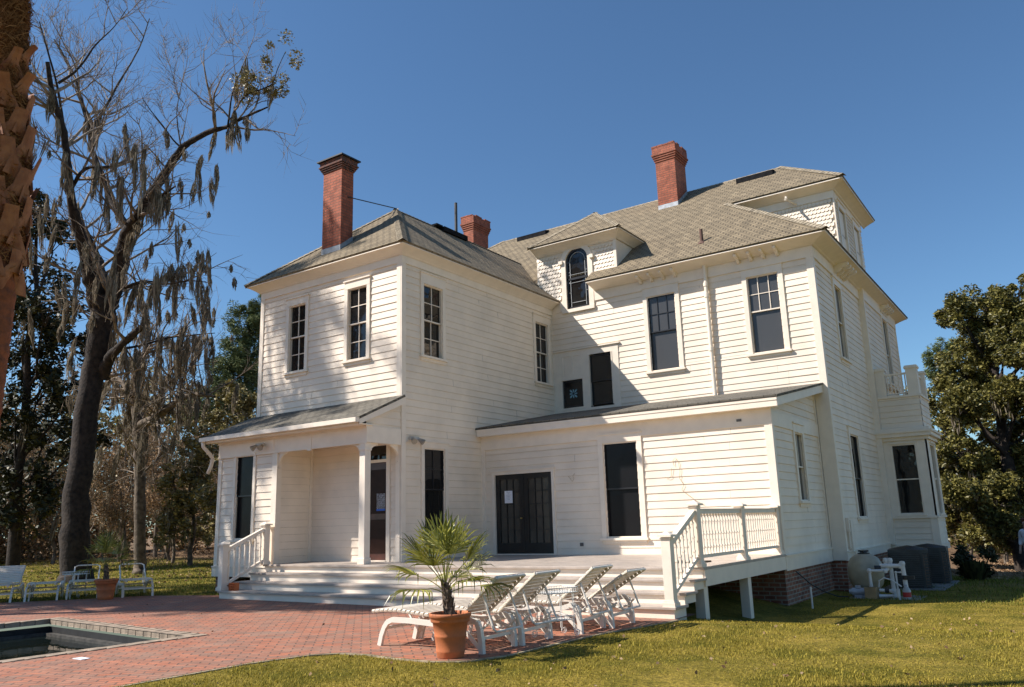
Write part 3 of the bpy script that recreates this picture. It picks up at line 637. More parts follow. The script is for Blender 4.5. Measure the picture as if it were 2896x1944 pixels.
# hip caps follow
RWing=roof("wing_roof",[
 [(-5.1,-.32,7.56),(.32,-.32,7.56),(-2.39,2.39,9.81)],
 [(.32,-.32,7.56),(.32,6.26,7.56),(-.43,6.26,8.18),(-.43,6.19,8.18),(-2.39,8.335,9.81),(-2.39,2.39,9.81)],
 [(-5.1,-.32,7.56),(-2.39,2.39,9.81),(-2.39,8.335,9.81),(-5.1,5.5,7.56)]],SHING)
zm_=lambda y:7.85+.764*(y-5.77)
RMain=roof("main_roof",[
 [(7.76,5.77,7.85),(1.40,5.77,7.85),(1.40,6.29,zm_(6.29)),(-.41,6.29,zm_(6.29)),(-.41,6.20,zm_(6.20)),(-2.39,8.335,9.81),(-5.0,5.77,7.85),(-10.5,5.77,7.85),(-5.07,11.2,12.0),(5.53,11.2,12.0),(7.66,9.07,10.37),(4.46,9.07,10.37)],
 [(7.76,5.77,7.85),(4.46,9.07,10.37),(4.46,13.33,10.37),(7.76,16.63,7.85)],
 [(7.66,9.07,10.37),(5.53,11.2,12.0),(7.66,13.33,10.37)],
 [(7.76,16.63,7.85),(4.46,13.33,10.37),(7.66,13.33,10.37),(5.53,11.2,12.0),(-5.07,11.2,12.0),(-10.5,16.63,7.85)],
 [(-10.5,5.77,7.85),(-5.07,11.2,12.0),(-10.5,16.63,7.85)]],SHING)
RD=roof("dormer_roof",[
 [(-.47,5.9,9.24),(2.47,5.9,9.24),(1.0,7.37,10.42)],
 [(2.47,5.9,9.24),(2.47,7.59,9.24),(1.0,9.13,10.42),(1.0,7.37,10.42)],
 [(-.47,5.9,9.24),(1.0,7.37,10.42),(1.0,9.13,10.42),(-.47,7.59,9.24)]],SHING)
b=MB()
cap(b,(.34,-.34,7.57),(-2.39,2.39,9.83)); cap(b,(-5.12,-.34,7.57),(-2.39,2.39,9.83)); cap(b,(-2.39,2.3,9.81),(-2.39,8.3,9.81),dr=.09)
cap(b,(7.78,5.75,7.86),(4.46,9.07,10.39)); cap(b,(-5.1,11.2,12.0),(5.53,11.2,12.0),dr=.09); cap(b,(-10.5,5.77,7.87),(-5.07,11.2,12.02)); cap(b,(7.68,9.05,10.39),(5.53,11.2,12.02))
cap(b,(2.49,5.88,9.25),(1.0,7.37,10.44),.10); cap(b,(-.49,5.88,9.25),(1.0,7.37,10.44),.10); cap(b,(1.0,7.3,10.42),(1.0,9.1,10.42),.10,dr=.085)
roof("porch_roof",[[(-4.97,-1.36,3.60),(.12,-1.36,3.60),(.12,-.02,4.19),(-4.97,-.02,4.19)]],SHINGD,label="small grey shingled lean-to roof over the left porch")
roof("lean_to_roof",[[(.01,2.565,3.685),(7.20,2.565,3.685),(7.20,6.23,4.37),(.01,6.23,4.37)]],SHINGD,label="long low grey shingled roof over the french doors")
# eave boards: fascia + soffit
def cove(name,outer,inner,zt,zo,zi):
    """sloping crown under the roof edge: outer and inner corner points, z of roof underside, outer lip and wall line"""
    b=MB(); S=[]
    for (ox,oy),(ix,iy) in zip(outer,inner):
        m=lambda f:(ox+(ix-ox)*f,oy+(iy-oy)*f)
        S.append([(ox,oy,zt),(ox,oy,zo),(*m(.12),zo-.004),(*m(.5),zo-(zo-zi)*.42),(*m(.85),zo-(zo-zi)*.86),(*m(.9),zi),(ix,iy,zi-.012),(ix,iy,zt)])
    k=len(S[0])
    for q in S: b.v.extend(q)
    for a in range(len(S)-1):
        for i in range(k): b.f.append((a*k+i,a*k+(i+1)%k,(a+1)*k+(i+1)%k,(a+1)*k+i))
    b.f.append(tuple(range(k))); b.f.append(tuple((len(S)-1)*k+i for i in reversed(range(k)))); return b.build(name,TRIM,H)
cove("wing_eave",[(-5.07,5.6),(-5.07,-.295),(.295,-.295),(.295,6.24)],[(-4.83,5.6),(-4.83,-.045),(.045,-.045),(.045,6.24)],7.52,7.50,7.36)
cove("main_eave",[(1.425,6.25),(1.425,5.80),(7.73,5.80),(7.73,16.6)],[(1.46,6.25),(1.46,6.225),(7.31,6.225),(7.31,16.6)],7.815,7.785,7.66)
cove("dormer_eave",[(-.445,6.255),(-.445,5.925),(2.445,5.925),(2.445,7.56)],[(-.42,6.255),(-.42,6.235),(2.20,6.235),(2.20,7.56)],9.205,9.185,9.03)
b=MB(); b.box(-4.95,-1.34,3.45,.10,-1.315,3.555); b.box(-4.9,-1.315,3.46,.08,-.9,3.48)
b.prism([(.085,-1.34,3.45),(.085,-1.34,3.555),(.085,0,4.145),(.085,0,4.0)],(.03,0,0)); b.prism([(-4.97,-1.34,3.45),(-4.97,-1.34,3.555),(-4.97,0,4.145),(-4.97,0,4.0)],(.03,0,0))
b.build("porch_eave",TRIM,H)
b=MB(); b.box(-5.0,-1.46,3.49,.12,-1.36,3.50); b.box(-5.0,-1.46,3.50,.12,-1.45,3.58); b.box(-5.0,-1.36,3.50,.12,-1.35,3.58); b.box(-5.0,-1.45,3.50,-4.99,-1.36,3.58); b.box(.11,-1.45,3.5,.12,-1.36,3.58)
GU=b.build("gutter",TRIM,H)
b=MB(); b.tube([(-4.93,-1.4,3.50),(-4.93,-1.38,3.38),(-4.90,-1.22,3.22),(-4.92,-1.12,3.12),(-5.0,-1.10,2.95),(-5.08,-1.12,2.78)],.045,10); b.build("downspout_elbow",TRIM,GU,smooth=True)
b=MB(); b.box(.03,2.59,3.47,7.17,2.615,3.635); b.box(.03,2.578,3.585,7.18,2.59,3.64); b.box(.03,2.615,3.475,7.14,2.80,3.49)
b.prism([(7.15,2.592,3.472),(7.15,2.592,3.645),(7.15,6.22,4.32),(7.15,6.22,4.15)],(.03,0,0))
b.build("lean_to_eave",TRIM,H)
# right dormer
DC=FY(9.46); DX=FX(7.26)
b=MB(); b.add([(7.25,9.47,7.9),(7.25,9.47,10.2),(5.0,9.47,10.2),(5.0,9.47,9.5)],[(0,1,2,3)]); b.add([(7.25,9.47,7.8),(7.25,12.93,7.8),(7.25,12.93,10.2),(7.25,9.47,10.2)],[(0,1,2,3)]); b.add([(7.25,12.93,7.9),(7.25,12.93,10.2),(5.0,12.93,10.2)],[(0,1,2)]); b.build("dormer_wall",PAINT,H)
scallops(DC,4.6,7.24,8.0,9.95); scallops(DX,9.48,12.92,7.9,9.95,[(9.80,10.75,8.2,9.95),(11.65,12.6,8.2,9.95)])
trim(DC,[(4.6,0,9.93,7.30,.035,10.22)],"dormer_frieze_board"); trim(DX,[(9.44,0,9.93,12.93,.035,10.22),(9.43,0,8,9.52,.034,9.93)],"dormer_frieze_board")
window(DX,9.95,10.62,8.3,9.8,glass=SCREEN,sash=DARKFR,up=(1,1),lo=(1,1)); window(DX,11.78,12.45,8.3,9.8,glass=SCREEN,sash=DARKFR,up=(1,1),lo=(1,1))
cove("dormer_eave",[(4.5,9.10),(7.635,9.10),(7.635,13.3)],[(4.5,9.42),(7.30,9.42),(7.30,13.3)],10.335,10.30,10.16)
b=MB(); b.tube([(6.1,9.18,10.19),(6.1,9.18,10.10),(6.1,9.05,10.06)],.035,8); b.tube([(6.1,9.18,10.1),(6.3,9.44,9.98)],.03,8); b.build("vent_pipe",TRIM,H)
# corbels under the eaves
for x in (5.54,5.86,6.17,6.5,2.88,3.2,3.53,3.86):
    b=MB(); pts=[(x-.035,5.93,7.74),(x-.035,5.93,7.69),(x-.035,5.98,7.655),(x-.035,6.06,7.65),(x-.035,6.11,7.60),(x-.035,6.16,7.565),(x-.035,6.235,7.555),(x-.035,6.235,7.74)]
    b.prism(pts,(.07,0,0)); b.build("eave_bracket",TRIM,H)
for y in (8.3,8.6,8.9,9.2,13.6,13.9,14.2,14.5):
    b=MB(); pts=[(7.66,y,7.70),(7.66,y,7.64),(7.6,y,7.59),(7.5,y,7.58),(7.44,y,7.52),(7.38,y,7.48),(7.29,y,7.47),(7.29,y,7.70)]
    b.prism(pts,(0,.09,0)); b.build("eave_bracket",TRIM,H)
# chimneys
def chimney(x0,y0,x1,y1,zb_,z1,cap_h,lab,dark=False,zf=None,flash=True):
    b=MB(); b.box(x0,y0,zb_,x1,y1,z1); C=b.build("chimney",BRICK,H); C['label']=lab
    b=MB(); n=4
    for i in range(n):
        e=.022+.024*i; z=z1+cap_h*.14*i; b.box(x0-e,y0-e,z,x1+e,y1+e,z+cap_h*.14-.012); b.box(x0-e+.02,y0-e+.02,z+cap_h*.14-.014,x1+e-.02,y1+e-.02,z+cap_h*.14)
    b.box(x0-.07,y0-.07,z1+cap_h*.56,x1+.07,y1+.07,z1+cap_h*(.9 if dark else 1))
    rr=random.Random(3)
    if not dark:
        k=0; x=x0-.08
        while x<x1+.02: 
            if rr.random()<.7: b.box(x,y0-.08,z1+cap_h,x+.19,y0+.05,z1+cap_h+.05+rr.uniform(-.008,.01))
            x+=.2
        y=y0+.1
        while y<y1-.1:
            if rr.random()<.7: b.box(x1-.05,y,z1+cap_h,x1+.08,y+.19,z1+cap_h+.05+rr.uniform(-.008,.01))
            y+=.2
    b.build("chimney_cap",BRICK if not dark else mat("soot_black_brick",(.06,.04,.035),rough=.9,var=.4,scale=12,c2=(.22,.08,.05)),C)
    if dark: b=MB(); b.box(x0-.13,y0-.13,z1+cap_h*.9,x1+.13,y1+.13,z1+cap_h); b.build("metal_cap",BLACKM,C)
    if flash and zf:
        b=MB(); g=.006
        b.prism([(x0-g,y0-g,zf(x0,y0)-.05),(x1+g,y0-g,zf(x1,y0)-.05),(x1+g,y0-g,zf(x1,y0)+.13),(x0-g,y0-g,zf(x0,y0)+.13)],(0,-.006,0))
        b.prism([(x1+g,y0-g,zf(x1,y0)-.05),(x1+g,y1,zf(x1,y1)-.05),(x1+g,y1,zf(x1,y1)+.12),(x1+g,y0-g,zf(x1,y0)+.13)],(.006,0,0))
        b.build("lead_flashing",LEAD,C)
    return C
chimney(-3.0,.34,-2.34,.74,7.6,10.27,.33,"tall slim chimney rising from the front slope of the left wing",True,zf=lambda x,y:7.56+.83*(y+.32))
chimney(1.85,10.14,2.52,11.0,10.8,12.82,.50,"tallest red chimney near the ridge of the main roof",False,zf=lambda x,y:zm_(y))
chimney(-7.22,11.5,-6.72,12.5,9.5,13.02,.55,"low chimney seen behind the ridge of the left wing",False,flash=False)
b=MB(); b.tube([(-2.33,.55,9.55),(-2.39,2.38,9.84)],.014,6); b.tube([(-2.39,2.38,9.86),(-1.95,1.75,9.32)],.008,5); b.build("chimney_stay_rod",BLACKM,H)
b=MB(); b.box(-2.34,4.12,9.66,-2.14,5.2,9.80); b.box(-2.39,3.85,9.78,-2.2,4.12,9.83); b.build("roof_vent",VENTM,RWing)
b=MB(); b.prism([(-4.1,10.72,zm_(10.72)-.02),(-4.1,10.72,zm_(10.72)+.17),(-4.1,10.98,zm_(10.98)+.05),(-4.1,10.98,zm_(10.98))],(1.25,0,0)); b.build("roof_vent",VENTM,RMain)
b=MB(); b.prism([(4.27,10.66,zm_(10.66)-.02),(4.27,10.66,zm_(10.66)+.17),(4.27,10.92,zm_(10.92)+.05),(4.27,10.92,zm_(10.92))],(1.14,0,0)); b.build("roof_vent",VENTM,RMain)
b=MB(); b.tube([(-2.5,5.1,9.5),(-2.5,5.1,10.92)],.045,10); b.build("vent_stack",mat("dark_stack_pipe",(.07,.07,.07),rough=.6),H)
b=MB(); b.tube([(4.5,6.6,8.3),(4.5,6.6,8.83)],.045,10); b.lathe((4.5,6.6,8.40),[(.14,0),(.09,.06),(.05,.1)],12); b.build("vent_stack",mat("rusty_stack_pipe",(.13,.07,.05),rough=.8),H)
# white drain pipe on the sunlit wall
b=MB(); b.tube([(4.67,6.17,7.70),(4.665,6.17,4.28)],.05,12)
for z in (7.14,6.85,5.47): b.tube([(4.667,6.17,z),(4.667,6.17,z+.09)],.064,12)
b.build("drain_pipe",TRIM,H,smooth=False)
# flood lights
def flood(p,F,lab):
    t=thing("flood_light",lab,"light",tuple(F(p[0],0,p[1])),"flood lights on the walls")
    b=MB(); b.fbox(F,p[0]-.05,0,p[1]-.02,p[0]+.22,.05,p[1]+.05); b.build("junction_box",mat("grey_light_box",(.5,.49,.46),rough=.5),t)
    for dx,sd in ((.0,-1),(.2,1)):
        c=F(p[0]+dx,.06,p[1]+.0); dn=(F(p[0]+dx+sd*.05,.16,p[1]-.08)-c).normalized()
        b=MB(); b.tube([c,c+dn*.05,c+dn*.11,c+dn*.13],[.03,.045,.065,.065],12); b.build("lamp_head",mat("aged_lamp_housing",(.42,.36,.28),rough=.5),t,smooth=False)
    return t
flood((.26,3.27),FX(.03),"double flood light with a round lamp on the wing wall above the narrow dark window")
flood((-3.35,3.30),FY(-1.055),"double flood light on the porch beam above the small room window")
# wall bits
b=MB(); b.fbox(fl,2.62,.02,.92,2.70,.035,.99); b.fbox(fl,6.30,.042,3.26,6.40,.05,3.31); b.build("outlet_cover",mat("grey_outlet",(.12,.11,.10)),H)
t=MB(); pts=[(4.92,2.24),(4.90,2.35),(4.96,2.4),(5.02,2.3),(5.04,2.12),(5.02,1.98),(5.10,1.85),(5.05,1.75),(5.16,1.66),(5.34,1.52),(5.5,1.44)]
t.tube([fl(a,.035,z+.25) for a,z in pts],.004,5); t.tube([fl(4.70,.035,2.28),fl(4.78,.034,2.24),fl(4.84,.036,2.28),fl(4.86,.035,2.45)],.004,5)
tag(t.build("dry_vine",mat("dry_vine_stem",(.42,.28,.12)),smooth=True),"thin dry brown vine clinging to the sunlit lean-to boards","vine")
t=MB(); t.tube([fl(2.40,.035,2.42),fl(2.46,.036,2.36),fl(2.50,.036,2.30),fl(2.55,.036,2.36),fl(2.52,.035,2.42),fl(2.57,.035,2.48)],.0035,5)
tag(t.build("dry_vine",mat("dry_vine_stem2",(.45,.30,.12))),"small dry vine curl on the shaded boards between french doors and window","vine")
b=MB(); b.box(7.28,6.42,1.05,7.36,6.50,1.35); b.box(7.27,6.55,.62,7.37,6.72,1.30); b.tube([(7.33,6.46,1.1),(7.33,6.46,.7)],.02,8); b.tube([(7.34,6.8,.9),(7.34,6.8,.2)],.018,8); b.build("meter_box",TRIM,H)
b=MB(); b.box(5.95,-.2,.741,6.55,.25,.762); tag(b.build("door_mat",mat("dark_coir_mat",(.06,.05,.035),rough=1,bump=.8,bscale=80)),"small dark mat lying on the deck behind the railing","mat")
# perforated orange brick on the lowest tread
t_=MB()
for i in range(4): t_.box(-2.62,-2.2+0,.29+.045*i,-2.42,-2.10,.29+.045*i+.012)
for i in range(4): t_.box(-2.62+.0625*i,-2.2,.29,-2.62+.0625*i+.014,-2.10,.437)
tag(t_.build("hollow_brick",mat("orange_clay",(.62,.17,.05),rough=.8)),"small orange hollow clay brick on the lowest step by the left newel","brick")
# ------------------------------------------------------------------ railings
def newel(x,y,z0_,z1_,parent,s=.13):
    b=MB(); h=s/2; b.box(x-h,y-h,z0_,x+h,y+h,z1_-.07); b.box(x-h-.025,y-h-.025,z0_,x+h+.025,y+h+.025,z0_+.05); b.box(x-h-.012,y-h-.012,z0_+.05,x+h+.012,y+h+.012,z0_+.075)
    b.box(x-h-.012,y-h-.012,z1_-.10,x+h+.012,y+h+.012,z1_-.085); b.box(x-h-.035,y-h-.035,z1_-.07,x+h+.035,y+h+.035,z1_-.04)
    c=[(x-h-.02,y-h-.02,z1_-.04),(x+h+.02,y-h-.02,z1_-.04),(x+h+.02,y+h+.02,z1_-.04),(x-h-.02,y+h+.02,z1_-.04),(x,y,z1_+.01)]
    b.add(c,[(0,1,4),(1,2,4),(2,3,4),(3,0,4)]); return b.build("newel_post",TRIM,parent)
def balus(b,x,y,z0_,z1_):
    b.box(x-.014,y-.014,z0_,x+.014,y+.014,z1_); L=z1_-z0_
    for f in (.18,.5,.82): b.box(x-.020,y-.020,z0_+L*f-.012,x+.020,y+.020,z0_+L*f+.012)
RR=thing("railing","white wooden railing with capped posts along the right deck edge and stair","railing",(6.90,.8,.74))
for (y,z0_,z1_) in ((-2.17,.29,1.27),(-1.13,.74,1.69),(.81,.74,1.68),(2.72,.74,1.66)): newel(6.89,y,z0_,z1_,RR)
for (ya,yb) in ((-1.06,.74),(.88,2.65)):
    b=MB(); b.box(6.855,ya,1.50,6.925,yb,1.555); b.box(6.845,ya,1.555,6.935,yb,1.575); b.box(6.86,ya,.86,6.92,yb,.91); b.build("handrail",TRIM,RR)
    n=15
    for k in range(n):
        b=MB(); balus(b,6.89,ya+(yb-ya)*(k+.5)/n,.91,1.50); b.build("baluster",TRIM,RR)
b=MB(); b.beam((6.89,-2.10,1.11),(6.89,-1.19,1.53),.08,.07); b.beam((6.89,-2.10,.43),(6.89,-1.19,.87),.06,.05); b.build("handrail",TRIM,RR)
for k in range(7):
    f=(k+.5)/7; b=MB(); balus(b,6.89,-2.10+.91*f,.45+.44*f,1.09+.42*f); b.build("baluster",TRIM,RR)
RL=thing("railing","short white stair railing at the left end of the wide steps","railing",(-2.8,-1.7,.3))
newel(-2.83,-2.2,.29,1.24,RL); newel(-2.83,-1.18,.74,1.62,RL)
b=MB(); b.beam((-2.83,-2.13,1.08),(-2.83,-1.24,1.46),.08,.07); b.beam((-2.83,-2.13,.40),(-2.83,-1.24,.82),.06,.05); b.build("handrail",TRIM,RL)
for k in range(7):
    f=(k+.5)/7; b=MB(); balus(b,-2.83,-2.13+.89*f,.42+.42*f,1.06+.38*f); b.build("baluster",TRIM,RL)
# ------------------------------------------------------------------ potted fan palm
def pot(parent,c,s=1.0,name="pot",sz=None):
    sz=sz or s
    x,y,z=c; b=MB()
    pr=[(0,0),(.165,0),(.172,.01),(.178,.05),(.182,.056),(.184,.075),(.181,.085),(.200,.20),(.205,.206),(.206,.222),(.203,.23),(.226,.345),(.246,.350),(.252,.365),(.250,.39),(.258,.395),(.268,.40),(.272,.425),(.266,.438),(.246,.438),(.238,.415),(.232,.375),(0,.375)]
    b.lathe((x,y,z),[(r*s,h*sz) for r,h in pr],40); return b.build(name,TERRA,parent,smooth=True)
def fanpalm(loc,label,seed,s=1.0,n=15,ps=.8,pz=.96):
    rr=random.Random(seed); t=thing("potted_palm",label,"potted plant",loc); x,y,z=loc
    pot(t,(x,y,z),ps,sz=pz); sb=pz/s; po=ps/s
    b=MB(); b.lathe((x,y,z+.385*pz),[(0,.012),(.12*ps,.008),(.235*ps,-.004)],20)
    for k in range(60):
        a=rr.uniform(0,6.28); r=rr.uniform(.05,.21)*ps; h=rr.uniform(.015,.05)*s; px_,py_=x+r*math.cos(a),y+r*math.sin(a); d=rr.uniform(-.04,.04)
        b.add([(px_,py_,z+.385*pz),(px_+.018,py_+.01,z+.385*pz),(px_+d,py_+d,z+.385*pz+h)],[(0,1,2)])
    b.build("soil",SOIL,t)
    # leaning trunk with old leaf bases
    b=MB(); top=Vector((x-.06*s,y-.01,z+.36*pz+.42*s)); P0=Vector((x+.0,y,z+.36*pz))
    pts=[P0.lerp(top,k/8)+Vector((.012*math.sin(k*1.3),0,0)) for k in range(9)]
    b.tube(pts,[.068*s,.066*s,.062*s,.058*s,.055*s,.05*s,.046*s,.042*s,.03*s],12)
    for k in range(34):
        f=k/34; p=P0.lerp(top,f); a=k*2.4; d=Vector((math.cos(a),math.sin(a),0)); sd=Vector((-d.y,d.x,0)); r=.058*s*(1-.35*f)
        w_=.026*s; L=rr.uniform(.05,.12)*s; e=p+d*(r+rr.uniform(.01,.045)*s)+Vector((0,0,L))
        b.add([p+d*r*.8-sd*w_,p+d*r*.8+sd*w_,e+sd*.004,e-sd*.004,p+d*(r+.012)-Vector((0,0,.01))],[(0,1,2,3),(0,4,3),(4,1,2)])
    b.build("palm_trunk",mat("small_palm_trunk",(.16,.115,.08),rough=.95,var=.4,scale=30,bump=1,bscale=40,c2=(.05,.035,.025)),t)
    dirs=[]
    for k in range(n):
        f=k/(n-1); el=R(78-92*f+rr.uniform(-6,6)); az=k*2.399+rr.uniform(-.2,.2); dirs.append((az,el,f))
    for k,(az,el,f) in enumerate(dirs):
        L=(.44-.02*f+rr.uniform(-.03,.03))*s
        d=Vector((math.cos(az)*math.cos(el),math.sin(az)*math.cos(el),math.sin(el)))
        p0=top+Vector((0,0,-.14*f*s)); d1=(d+Vector((0,0,.55))).normalized()
        pm=p0+d1*L*.55; pe=pm+(d+Vector((0,0,.22))).normalized()*L*.45
        fr_=MB(); fr_.tube([p0,p0.lerp(pm,.5)+Vector((0,0,.008)),pm,pe],[.007*s,.006*s,.005*s,.0045*s],5)
        ax=(pe-pm).normalized(); sd=ax.cross(Vector((0,0,1)))
        if sd.length<.15: sd=Vector((math.sin(az),-math.cos(az),0))
        sd.normalize(); nrm=sd.cross(ax).normalized()
        nl=16; RL_=(.50+rr.uniform(-.05,.05))*s
        for j in range(nl):
            a=-1.42+2.84*j/(nl-1); 
            u=(ax*math.cos(a*1.0)+sd*math.sin(a*1.0)+nrm*(.30-.16*abs(a))*(1 if f<.7 else .5)).normalized()
            Lj=RL_*(1-.16*abs(a)**1.5)*rr.uniform(.9,1.06); wv=u.cross(nrm).normalized(); wj=.0128*s
            droop=(.04+.34*f*f+rr.uniform(0,.06) )*Lj; brk=rr.random()<.10+.25*f*f
            q0=pe; q1=pe+u*Lj*.5+Vector((0,0,-droop*.12)); q2=pe+u*Lj*.8+Vector((0,0,-droop*.5)); q3=pe+u*Lj*(.98)+Vector((0,0,-droop*1.15))
            if brk: q2=q1+u*Lj*.10+Vector((0,0,-.02)); q3=q2+u*Lj*.03+Vector((0,0,-Lj*.42))
            v_=nrm*.006*s
            fr_.add([q0-wv*.003,q0+v_*.3,q0+wv*.003,q1-wv*wj+v_,q1-v_*.6,q1+wv*wj+v_,q2-wv*wj*.75+v_*.6,q2-v_*.4,q2+wv*wj*.75+v_*.6,q3],
                    [(0,1,4,3),(1,2,5,4),(3,4,7,6),(4,5,8,7),(6,7,9),(7,8,9)])
        fr_.build("frond",PALMF,t)
    return t
fanpalm((6.15,-5.95,ZP),"fan palm in a round terracotta pot at the near edge of the brick patio",5,.88,17,.80,.98)
fanpalm((-5.32,-3.22,ZP),"smaller shaded fan palm in a terracotta pot among the far loungers",9,.85,13,.87,.93)
# ------------------------------------------------------------------ loungers
def lounger(name,label,grp,wd=.585,slats=True,back=39,seat_slats=True):
    t=thing(name,label,"sun lounger",(0,0,0),grp)
    for s_,y in ((-1,0),(1,wd)):
        b=MB(); yy=y
        # foot leg, side beam and head leg of moulded resin
        prof=[(.10,0),(.125,.10),(.165,.19),(.215,.255),(.29,.285),(.55,.285),(.85,.27),(1.10,.262),(1.30,.285),(1.40,.315)]
        for p,q in zip(prof[:-1],prof[1:]): b.beam((p[0],yy,p[1]),(q[0]+.004,yy,q[1]),.038,.055)
        b.build("side_frame",RESIN,t)
        b=MB(); hp=[(1.40,.33),(1.485,.31),(1.515,.24),(1.535,.12),(1.54,0)]
        for p,q in zip(hp[:-1],hp[1:]): b.beam((p[0],yy,p[1]),(q[0],yy,q[1]-.003),.05,.055)
        b.beam((1.06,yy,.27),(1.34,yy,.20),.028,.034); b.beam((1.34,yy,.20),(1.53,yy,.03),.028,.034)
        b.build("leg",RESIN,t)
        b=MB(); iy=yy+(-s_)*.045
        b.tube([(-.06,iy,.355),(.10,iy,.372),(.32,iy,.378),(.5,iy,.366),(.8,iy,.345),(1.20,iy,.335)],.016,8); b.build("seat_rail",RESIN,t)
        b=MB(); b.beam((.55,iy,.29),(.50,iy,.355),.02,.02); b.beam((.50,iy,.28),(.42,iy,0),.03,.035) if s_>0 else None
        b.build("seat_bracket",RESIN,t); b=MB()
        b.tube([(1.18,iy,.27),(1.28,iy,.19),(1.40,iy,.185),(1.50,iy,.22),(1.56,iy,.27),(1.60,iy,.30)],.013,6); b.build("back_rack",RESIN,t)
    for cx_,cz_ in ((1.50,.14),(.16,.19),(.95,.25)): b=MB(); b.beam((cx_,.02,cz_),(cx_,wd-.02,cz_),.028,.03); b.build("cross_bar",RESIN,t)
    y0,y1=.035,wd-.035
    if seat_slats:
        b=MB()
        for k in range(19):
            x=-.06+k*.067; zz=np.interp(x,[-.06,.1,.32,.5,.8,1.2],[.375,.392,.398,.386,.365,.355])
            b.box(x,y0,zz-.004,x+.052,y1,zz+.004); b.tube([(x+.006,y0,zz-.012),(x+.046,y0,zz-.012)],.017,6); b.tube([(x+.006,y1,zz-.012),(x+.046,y1,zz-.012)],.017,6)
        b.build("seat_straps",STRAP,t)
    a=R(back); hx,hz=1.21,.335; L=.66
    dx,dz=math.cos(a),math.sin(a); nx,nz=-dz,dx
    b=MB()
    c_=.06 if not slats else .015
    e=(hx+dx*(L-c_),hz+dz*(L-c_)); f_=(hx+dx*L,hz+dz*L)
    b.tube([(hx,y0,hz),(e[0],y0,e[1]),(f_[0],y0+c_,f_[1]),(f_[0],y1-c_,f_[1]),(e[0],y1,e[1]),(hx,y1,hz)],.0145,8); b.build("back_frame",RESIN,t)
    if slats:
        b=MB(); ns=10
        for k in range(ns):
            s1_=.035+k*.064; s2_=s1_+.052
            P=[(hx+dx*s+nx*.018,y,hz+dz*s+nz*.018) for s,y in ((s1_,y0),(s2_,y0),(s2_,y1),(s1_,y1))]; Q=[(p[0]+nx*.006,p[1],p[2]+nz*.006) for p in P]
            b.add(P+Q,[(0,3,2,1),(4,5,6,7),(0,1,5,4),(1,2,6,5),(2,3,7,6),(3,0,4,7)])
            for y in (y0,y1): b.tube([(hx+dx*s1_,y,hz+dz*s1_),(hx+dx*s2_,y,hz+dz*s2_)],.0185,7)
        b.build("back_straps",STRAP,t)
    if back>20:
        m_=.40; px_,pz_=hx+dx*m_-nx*.015,hz+dz*m_-nz*.015
        b=MB(); b.tube([(px_,y0+.02,pz_),(1.66,y0+.01,.24),(1.685,y0+.03,.215),(1.685,y1-.03,.215),(1.66,y1-.01,.24),(px_,y1-.02,pz_)],.0125,7); b.build("prop_bar",RESIN,t)
    return t
g1="white strap loungers in a row on the near patio"
L0=lounger("sun_lounger","white strap lounger directly behind the near potted palm, backrest raised",g1)
L0.location=(4.79,-5.66,ZP)
L2=dup(L0,(4.84,-5.03,ZP),R(1),"white strap lounger just left of the wire basket table, behind the first")
L3=dup(L0,(4.98,-4.02,ZP),R(2),"white strap lounger just right of the wire basket table")
L4=lounger("sun_lounger","white strap lounger closest to the steps, its backrest lower than the others",g1,back=31); L4.location=(5.08,-3.40,ZP); L4.rotation_euler=(0,0,R(1))
g2="white loungers in the shade at the far edge of the patio"
A1=lounger("sun_lounger","white lounger with a strapped raised backrest at the far left of the photo",g2,back=33); A1.location=(-6.75,-4.45,.115); A1.rotation_euler=(0,0,R(147))
A2=dup(A1,(-6.25,-3.75,.115),R(150),"shaded white lounger lying flat next to the raised one at the far left")
for c in list(A2.children):
    if c.name.startswith(("back_straps","back_frame","prop_bar")): bpy.data.objects.remove(c)
A3=lounger("sun_lounger","shaded white lounger with a bare backrest frame left of the far potted palm",g2,slats=False,back=29); A3.location=(-5.95,-3.05,.115); A3.rotation_euler=(0,0,R(150))
A4=dup(A3,(-5.0,-2.35,.115),R(155),"shaded white lounger with a bare backrest frame right of the far potted palm")
